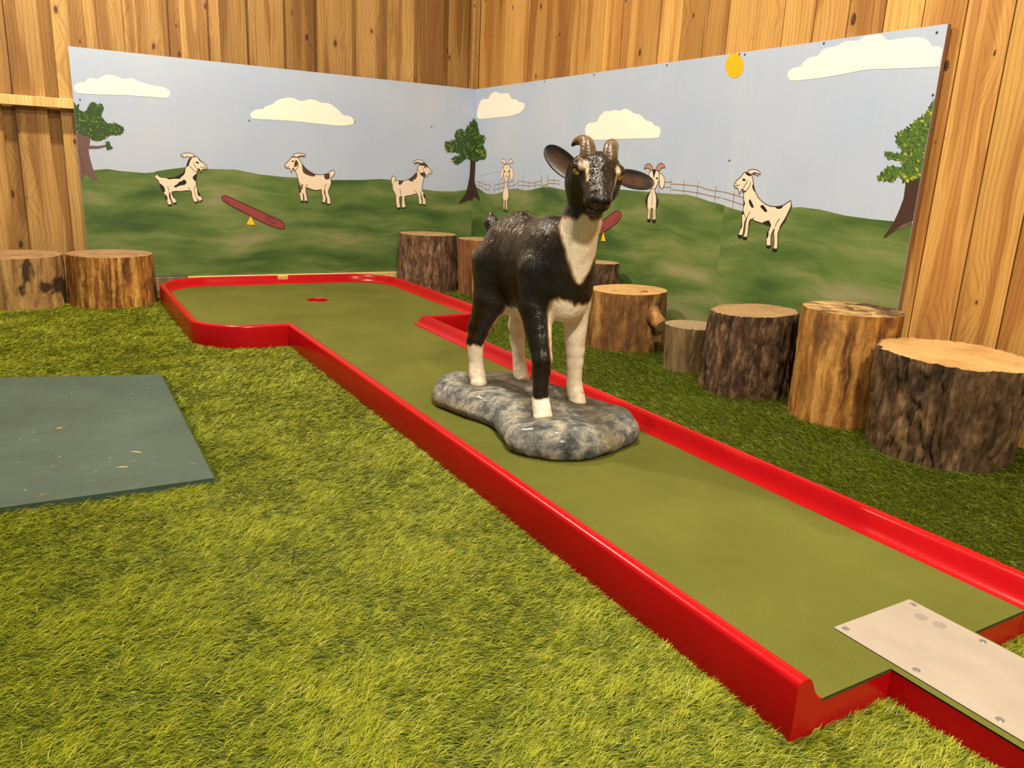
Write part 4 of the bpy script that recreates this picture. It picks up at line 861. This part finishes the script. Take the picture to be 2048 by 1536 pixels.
# eyes
em = Mat('amber_eye', 0.08, 0.7, 1.0); em.color((0.36, 0.26, 0.08, 1)); EYE = em.m; PUP = plain('eye_pupil', (0.004, 0.004, 0.004, 1), 0.08, 0.7)
def uv_sphere(c, r, n=14):
    V = []; 
    for i in range(n+1):
        a = math.pi*i/n
        for j in range(2*n): b = math.pi*j/n; V.append((c[0]+r[0]*math.sin(a)*math.cos(b), c[1]+r[1]*math.sin(a)*math.sin(b), c[2]+r[2]*math.cos(a)))
    Q = [(i*2*n+j, (i+1)*2*n+j, (i+1)*2*n+(j+1) % (2*n), i*2*n+(j+1) % (2*n)) for i in range(n) for j in range(2*n)]
    return np.array(V), np.array(Q)
for sg in (-1, 1):
    V, Q = uv_sphere((0, 0, 0), (1, 1, 1)); c = H(sg*.0525, .0145, .0385)
    e = part_np('eye', c+V*.0115, Q, EYE, statue)
    nrm = (sg*.75*hS+.1*hU+.66*hF3); nrm /= np.linalg.norm(nrm)
    V2 = c+nrm*.0098+np.outer(V[:, 0], hF3*.0042-.0*hS)+np.outer(V[:, 1], hU*.0022)+np.outer(V[:, 2], nrm*.0022)
    part_np('pupil', V2, Q, PUP, e)
# horns
hm = Mat('horn_gloss_brown', 0.3, 0.5, 0.2); hc = hm.coord()
hm.color(hm.ramp(hm.noise(hm.mapv(hc, (40, 40, 130)), 1.0, 4), [(0.3, (0.060, 0.034, 0.018)), (0.55, (0.125, 0.078, 0.045)), (0.75, (0.22, 0.15, 0.095))])); hm.bump(hm.noise(hm.mapv(hc, (60, 60, 260)), 1.0, 3), 0.5, 0.004); HORN = hm.m
for sg in (-1, 1):
    s0 = .0285 if sg < 0 else .0250
    ctrl = [(sg*s0, .026, .012), (sg*(s0+.001), .042, .007), (sg*(s0+.002), .055, -.006), (sg*(s0+.005), .060, -.028), (sg*(s0+.014), .056, -.050), (sg*(s0+.025), .044, -.064), (sg*(s0+.033), .030, -.068)]
    pth = [H(*a) for a in catmull(ctrl, 5, False)]; rad = np.interp(np.linspace(0, 1, len(pth)), [0, .2, .45, .8, 1], [.0225, .0210, .0185, .0105, .003])
    V, Fc = tube(pth, rad, 22, tuple(hS)); V = V+[tuple(pth[-1])]; n = len(pth); T = [((n-1)*22+i, (n-1)*22+(i+1) % 22, len(V)-1) for i in range(22)]
    V = np.array(V); part_np('horn', V, np.array(Fc), HORN, statue, np.array(T))
# ears
earm = Mat('ear_gloss_paint', 0.42, 0.35, 0.0); ea = earm.n('ShaderNodeAttribute', attribute_name='inner').outputs['Fac']; ec = earm.noise(earm.coord(), 45, 4)
earm.color(earm.mix(earm.math('MULTIPLY', ea, earm.ramp(ec, [(0.25, (.45, .45, .45)), (0.65, (1, 1, 1))])), (0.012, 0.009, 0.008, 1), (0.062, 0.027, 0.014, 1))); earm.bump(ec, 0.3, 0.003); EAR = earm.m
def ear(base, tip, wide, face):
    base, tip, face = (np.array(a, float) for a in (base, tip, face)); A = tip-base; L = np.linalg.norm(A); A /= L
    N = face-np.dot(face, A)*A; N /= np.linalg.norm(N); W = np.cross(N, A); nu, nv = 22, 15; Vf, Vb, inn = [], [], []
    for i in range(nu+1):
        t = .5-.5*math.cos(math.pi*i/nu); w = wide*(.20*(1-t)**2+.60*math.sqrt(max(0, 1-(2*t-1)**2))*(.92+.16*t))+.0004
        for j in range(nv+1):
            s = 2*j/nv-1; cup = -0.30*w*(1-s*s)*(1-.35*t)
            p = base+A*L*t+W*s*w+N*(cup-.012*t*t*0)
            th = .0052*(1-abs(s)**3)+.0016
            Vf.append(p); Vb.append(p-N*th); inn.append((1-smooth(.35, .78, abs(s)))*smooth(.04, .2, t)*(1-smooth(.62, .92, t)))
    V = np.array(Vf+Vb); m = (nu+1)*(nv+1); Q = []
    for i in range(nu):
        for j in range(nv):
            a = i*(nv+1)+j; Q += [(a, a+1, a+nv+2, a+nv+1), (m+a, m+a+nv+1, m+a+nv+2, m+a+1)]
    for i in range(nu):
        a = i*(nv+1); b = a+nv; Q += [(a, a+nv+1, m+a+nv+1, m+a), (b, m+b, m+b+nv+1, b+nv+1)]
    for j in range(nv):
        b = nu*(nv+1)+j; Q += [(j, m+j, m+j+1, j+1), (b, b+1, m+b+1, m+b)]
    o = part_np('ear', V, np.array(Q), EAR, statue); attr(o, 'inner', np.array(list(inn)+[0]*m)); return o
def at_depth(x, y, t): return CAM+t*ray(x, y)
tocam = CAM-HC; tocam /= np.linalg.norm(tocam)
ear(at_depth(1152, 350, 2.005), at_depth(1091, 294, 2.045), .045, tocam+.10*hU)
ear(at_depth(1234, 352, 2.000), at_depth(1309, 367, 2.035), .040, tocam*.9+np.array([0, 0, .45]))
# rock base -------------------------------------------------------------------------------
RO = catmull([(-1.560,-2.790),(-1.598,-2.890),(-1.570,-3.015),(-1.540,-3.130),(-1.572,-3.260),(-1.590,-3.350),(-1.530,-3.435),(-1.430,-3.478),(-1.310,-3.455),(-1.200,-3.400),(-1.150,-3.310),(-1.165,-3.200),(-1.205,-3.080),(-1.215,-2.950),(-1.240,-2.840),(-1.330,-2.775),(-1.440,-2.745),(-1.515,-2.750)], 5)
def poly_sd(X, Y, P):
    d = np.full(X.shape, 1e9, np.float32); ins = np.zeros(X.shape, bool); n = len(P)
    for i in range(n):
        a, b = P[i], P[(i+1) % n]; e = b-a; wx, wy = X-a[0], Y-a[1]; t = np.clip((wx*e[0]+wy*e[1])/(e@e), 0, 1)
        d = np.minimum(d, (wx-e[0]*t)**2+(wy-e[1]*t)**2)
        c = (a[1] > Y) != (b[1] > Y); ins ^= c & (X < (b[0]-a[0])*(Y-a[1])/(b[1]-a[1]+1e-12)+a[0])
    d = np.sqrt(d); return np.where(ins, -d, d)
def rock_sdf(X, Y, Z):
    d2 = poly_sd(X[:, :, 0], Y[:, :, 0], RO)[:, :, None]
    top = ZR-.002+.006*np.sin(X*23+1)*np.sin(Y*19)
    nz_ = fbm(np.stack([X*14, Y*14, Z*14], -1), 4, 31)-.5
    R = .060; qx = d2+R; qz = (Z-top)+R*.92
    out = np.sqrt(np.maximum(qx, 0)**2+np.maximum(qz, 0)**2)+np.minimum(np.maximum(qx, qz), 0)-R
    # undercut towards the floor
    out = np.maximum(out, d2+np.clip(ZF+.022-Z, 0, .022)*.55)
    return np.maximum(out+nz_*.020, ZF+.0005-Z)
RV, RQ = surface_nets(rock_sdf, (-1.66, -3.54, ZF-.008), (-1.08, -2.68, .150), 0.0075)
rm = Mat('painted_rock', 0.42, 0.5, 0.15); c = rm.coord(); w = rm.noise(c, 6, 4, out=1); v = rm.add(c, rm.scalev(rm.add(w, (-.5, -.5, -.5)), .05))
k1 = rm.ramp(rm.noise(v, 20, 9, .72, .25), [(0.32, (0.022, 0.026, 0.030)), (0.42, (0.090, 0.100, 0.110)), (0.51, (0.24, 0.245, 0.24)), (0.62, (0.52, 0.49, 0.40))])
k1 = rm.mix(rm.math('MULTIPLY', rm.ramp(rm.noise(v, 5, 4), [(0.52, (0, 0, 0)), (0.66, (1, 1, 1))]), .55), k1, (0.26, 0.22, 0.10, 1))
br = rm.n('ShaderNodeAttribute', attribute_name='hoof_brown').outputs['Fac']; k1 = rm.mix(rm.math('MULTIPLY', br, .85), k1, (0.060, 0.040, 0.026, 1))
rm.color(k1); rm.bump(rm.noise(v, 30, 8, .7), 0.9, 0.022); rm.rough(rm.ramp(rm.noise(v, 9, 3), [(0.3, (.3, .3, .3)), (0.7, (.6, .6, .6))]))
rock = part_np('rock_base', RV, RQ, rm.m, statue)
hoof_brown = np.zeros(len(RV))  # dark brown tint around each hoof, upper rock surface only
for L in LEGS.values():
    fx, fy = L[-1][0], L[-1][1]; hoof_brown = np.maximum(hoof_brown, 1-smooth(.025, .085, np.hypot(RV[:, 0]-fx, RV[:, 1]-fy)+.05*(fbm(RV*25, 3, 4)-.5)))
hoof_brown *= (RV[:, 2] > .095); attr(rock, 'hoof_brown', hoof_brown)

# ================================================================== ARTIFICIAL GRASS
def grass_mat(name, dark, mid, light):
    m = Mat(name, 0.45, 0.35); a = m.n('ShaderNodeAttribute', attribute_name='tint').outputs['Fac']
    m.color(m.ramp(a, [(0.0, dark), (0.35, mid), (0.75, light), (0.93, tuple(1.15*q for q in light)), (1.0, (0.55, 0.48, 0.17))]))
    tr = m.n('ShaderNodeBsdfTranslucent'); m.nt.links.new(m.b.inputs['Base Color'].links[0].from_socket, tr.inputs[0])
    mx = m.n('ShaderNodeMixShader'); mx.inputs[0].default_value = 0.22; out = m.nt.nodes['Material Output']
    m.nt.links.new(m.b.outputs[0], mx.inputs[1]); m.nt.links.new(tr.outputs[0], mx.inputs[2]); m.nt.links.new(mx.outputs[0], out.inputs[0]); return m.m
LANE_O = [tuple(p) for p in outer]
def in_poly(x, y, P):
    r = np.zeros(len(x), bool); n = len(P)
    for i in range(n):
        a, b = P[i], P[(i+1) % n]; c = (a[1] > y) != (b[1] > y); r ^= c & (x < (b[0]-a[0])*(y-a[1])/(b[1]-a[1]+1e-12)+a[0])
    return r
def grass(name, label, region, n, phi0, spread, elev, mat, seed, length=(.014, .024)):
    g = np.random.default_rng(seed); x0, x1, y0, y1 = region; area = (x1-x0)*(y1-y0)
    m = int(n*area); x = g.uniform(x0, x1, m); y = g.uniform(y0, y1, m)
    d = np.hypot(x-CAM[0], y-CAM[1]); keep = g.random(m) < np.clip((1.75/np.maximum(d, .6))**1.25, 0.34, 1.0)*np.where(x < -3.4, .35, 1.0); x, y, d = x[keep], y[keep], d[keep]
    bad = in_poly(x, y, LANE_O) | ((x > TL_) & (x < TR_) & (y < YF)) | in_poly(x, y, [(mq[0][0]+.012, mq[0][1]+.012), (mq[1][0]+.010, mq[1][1]+.004), mq[2], mq[3]])
    for cx, cy, r in LOGS: bad |= np.hypot(x-cx, y-cy) < r*.93
    x, y, d = x[~bad], y[~bad], d[~bad]; m = len(x)
    P2 = np.stack([x*3.0, y*3.0, 0*x], -1); big = fbm(P2, 3, seed)-.5; tuft = fbm(np.stack([x*11, y*11, 0*x], -1), 3, seed+3)-.5; mini = vnoise(np.stack([x*70, y*70, 0*x], -1), seed+5)-.5
    phi = phi0+spread*(1.6*big+1.5*tuft+1.2*mini)+g.normal(0, .45, m)
    e0 = np.radians(np.clip(elev+g.normal(0, 13, m)+24*tuft+22*mini, 14, 85)); e1 = np.radians(np.clip(np.degrees(e0)-g.uniform(14, 42, m), -4, 70))
    L = g.uniform(*length, m)*(1+.4*tuft); far = np.clip(d/1.6, 1, 2.1); w = g.uniform(.00040, .00072, m)*far
    dirx, diry = np.cos(phi), np.sin(phi); sx, sy = -np.sin(phi+g.normal(0, .5, m)), np.cos(phi)
    p0 = np.stack([x, y, np.full(m, -.012)], -1)
    p1 = p0+np.stack([dirx*np.cos(e0), diry*np.cos(e0), np.sin(e0)], -1)*(L*.55)[:, None]
    p2 = p1+np.stack([dirx*np.cos(e1), diry*np.cos(e1), np.sin(e1)], -1)*(L*.55)[:, None]
    sd = np.stack([sx, sy, g.normal(0, .3, m)], -1)*w[:, None]
    V = np.stack([p0-sd, p0+sd, p1-sd*.9, p1+sd*.9, p2], 1).reshape(-1, 3); b = np.arange(m)*5
    Q = np.stack([b, b+1, b+3, b+2], -1); T = np.stack([b+2, b+3, b+4], -1)
    o = from_np(name, V, quads=Q, tris=T, mats=mat, smooth=False)
    t = np.clip(.45+.38*tuft+.40*mini+g.normal(0, .18, m), 0, .92); t[g.random(m) < .012] = 1.0
    attr(o, 'tint', np.repeat(t, 5)); tag(o, label, 'grass', kind='stuff'); return o
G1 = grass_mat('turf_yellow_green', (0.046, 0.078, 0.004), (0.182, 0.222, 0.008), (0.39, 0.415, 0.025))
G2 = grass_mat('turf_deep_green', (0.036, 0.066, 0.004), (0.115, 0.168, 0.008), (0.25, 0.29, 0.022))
grass('artificial_grass', 'bright yellow-green artificial grass left of the lane', (-4.3, -1.730, -5.1, -.02), 92000, -0.45, .6, 31, G1, 21)
grass('artificial_grass', 'bright yellow-green artificial grass round the tee', (-1.730, -1.03, -5.1, YF), 92000, -0.45, .6, 31, G1, 22)
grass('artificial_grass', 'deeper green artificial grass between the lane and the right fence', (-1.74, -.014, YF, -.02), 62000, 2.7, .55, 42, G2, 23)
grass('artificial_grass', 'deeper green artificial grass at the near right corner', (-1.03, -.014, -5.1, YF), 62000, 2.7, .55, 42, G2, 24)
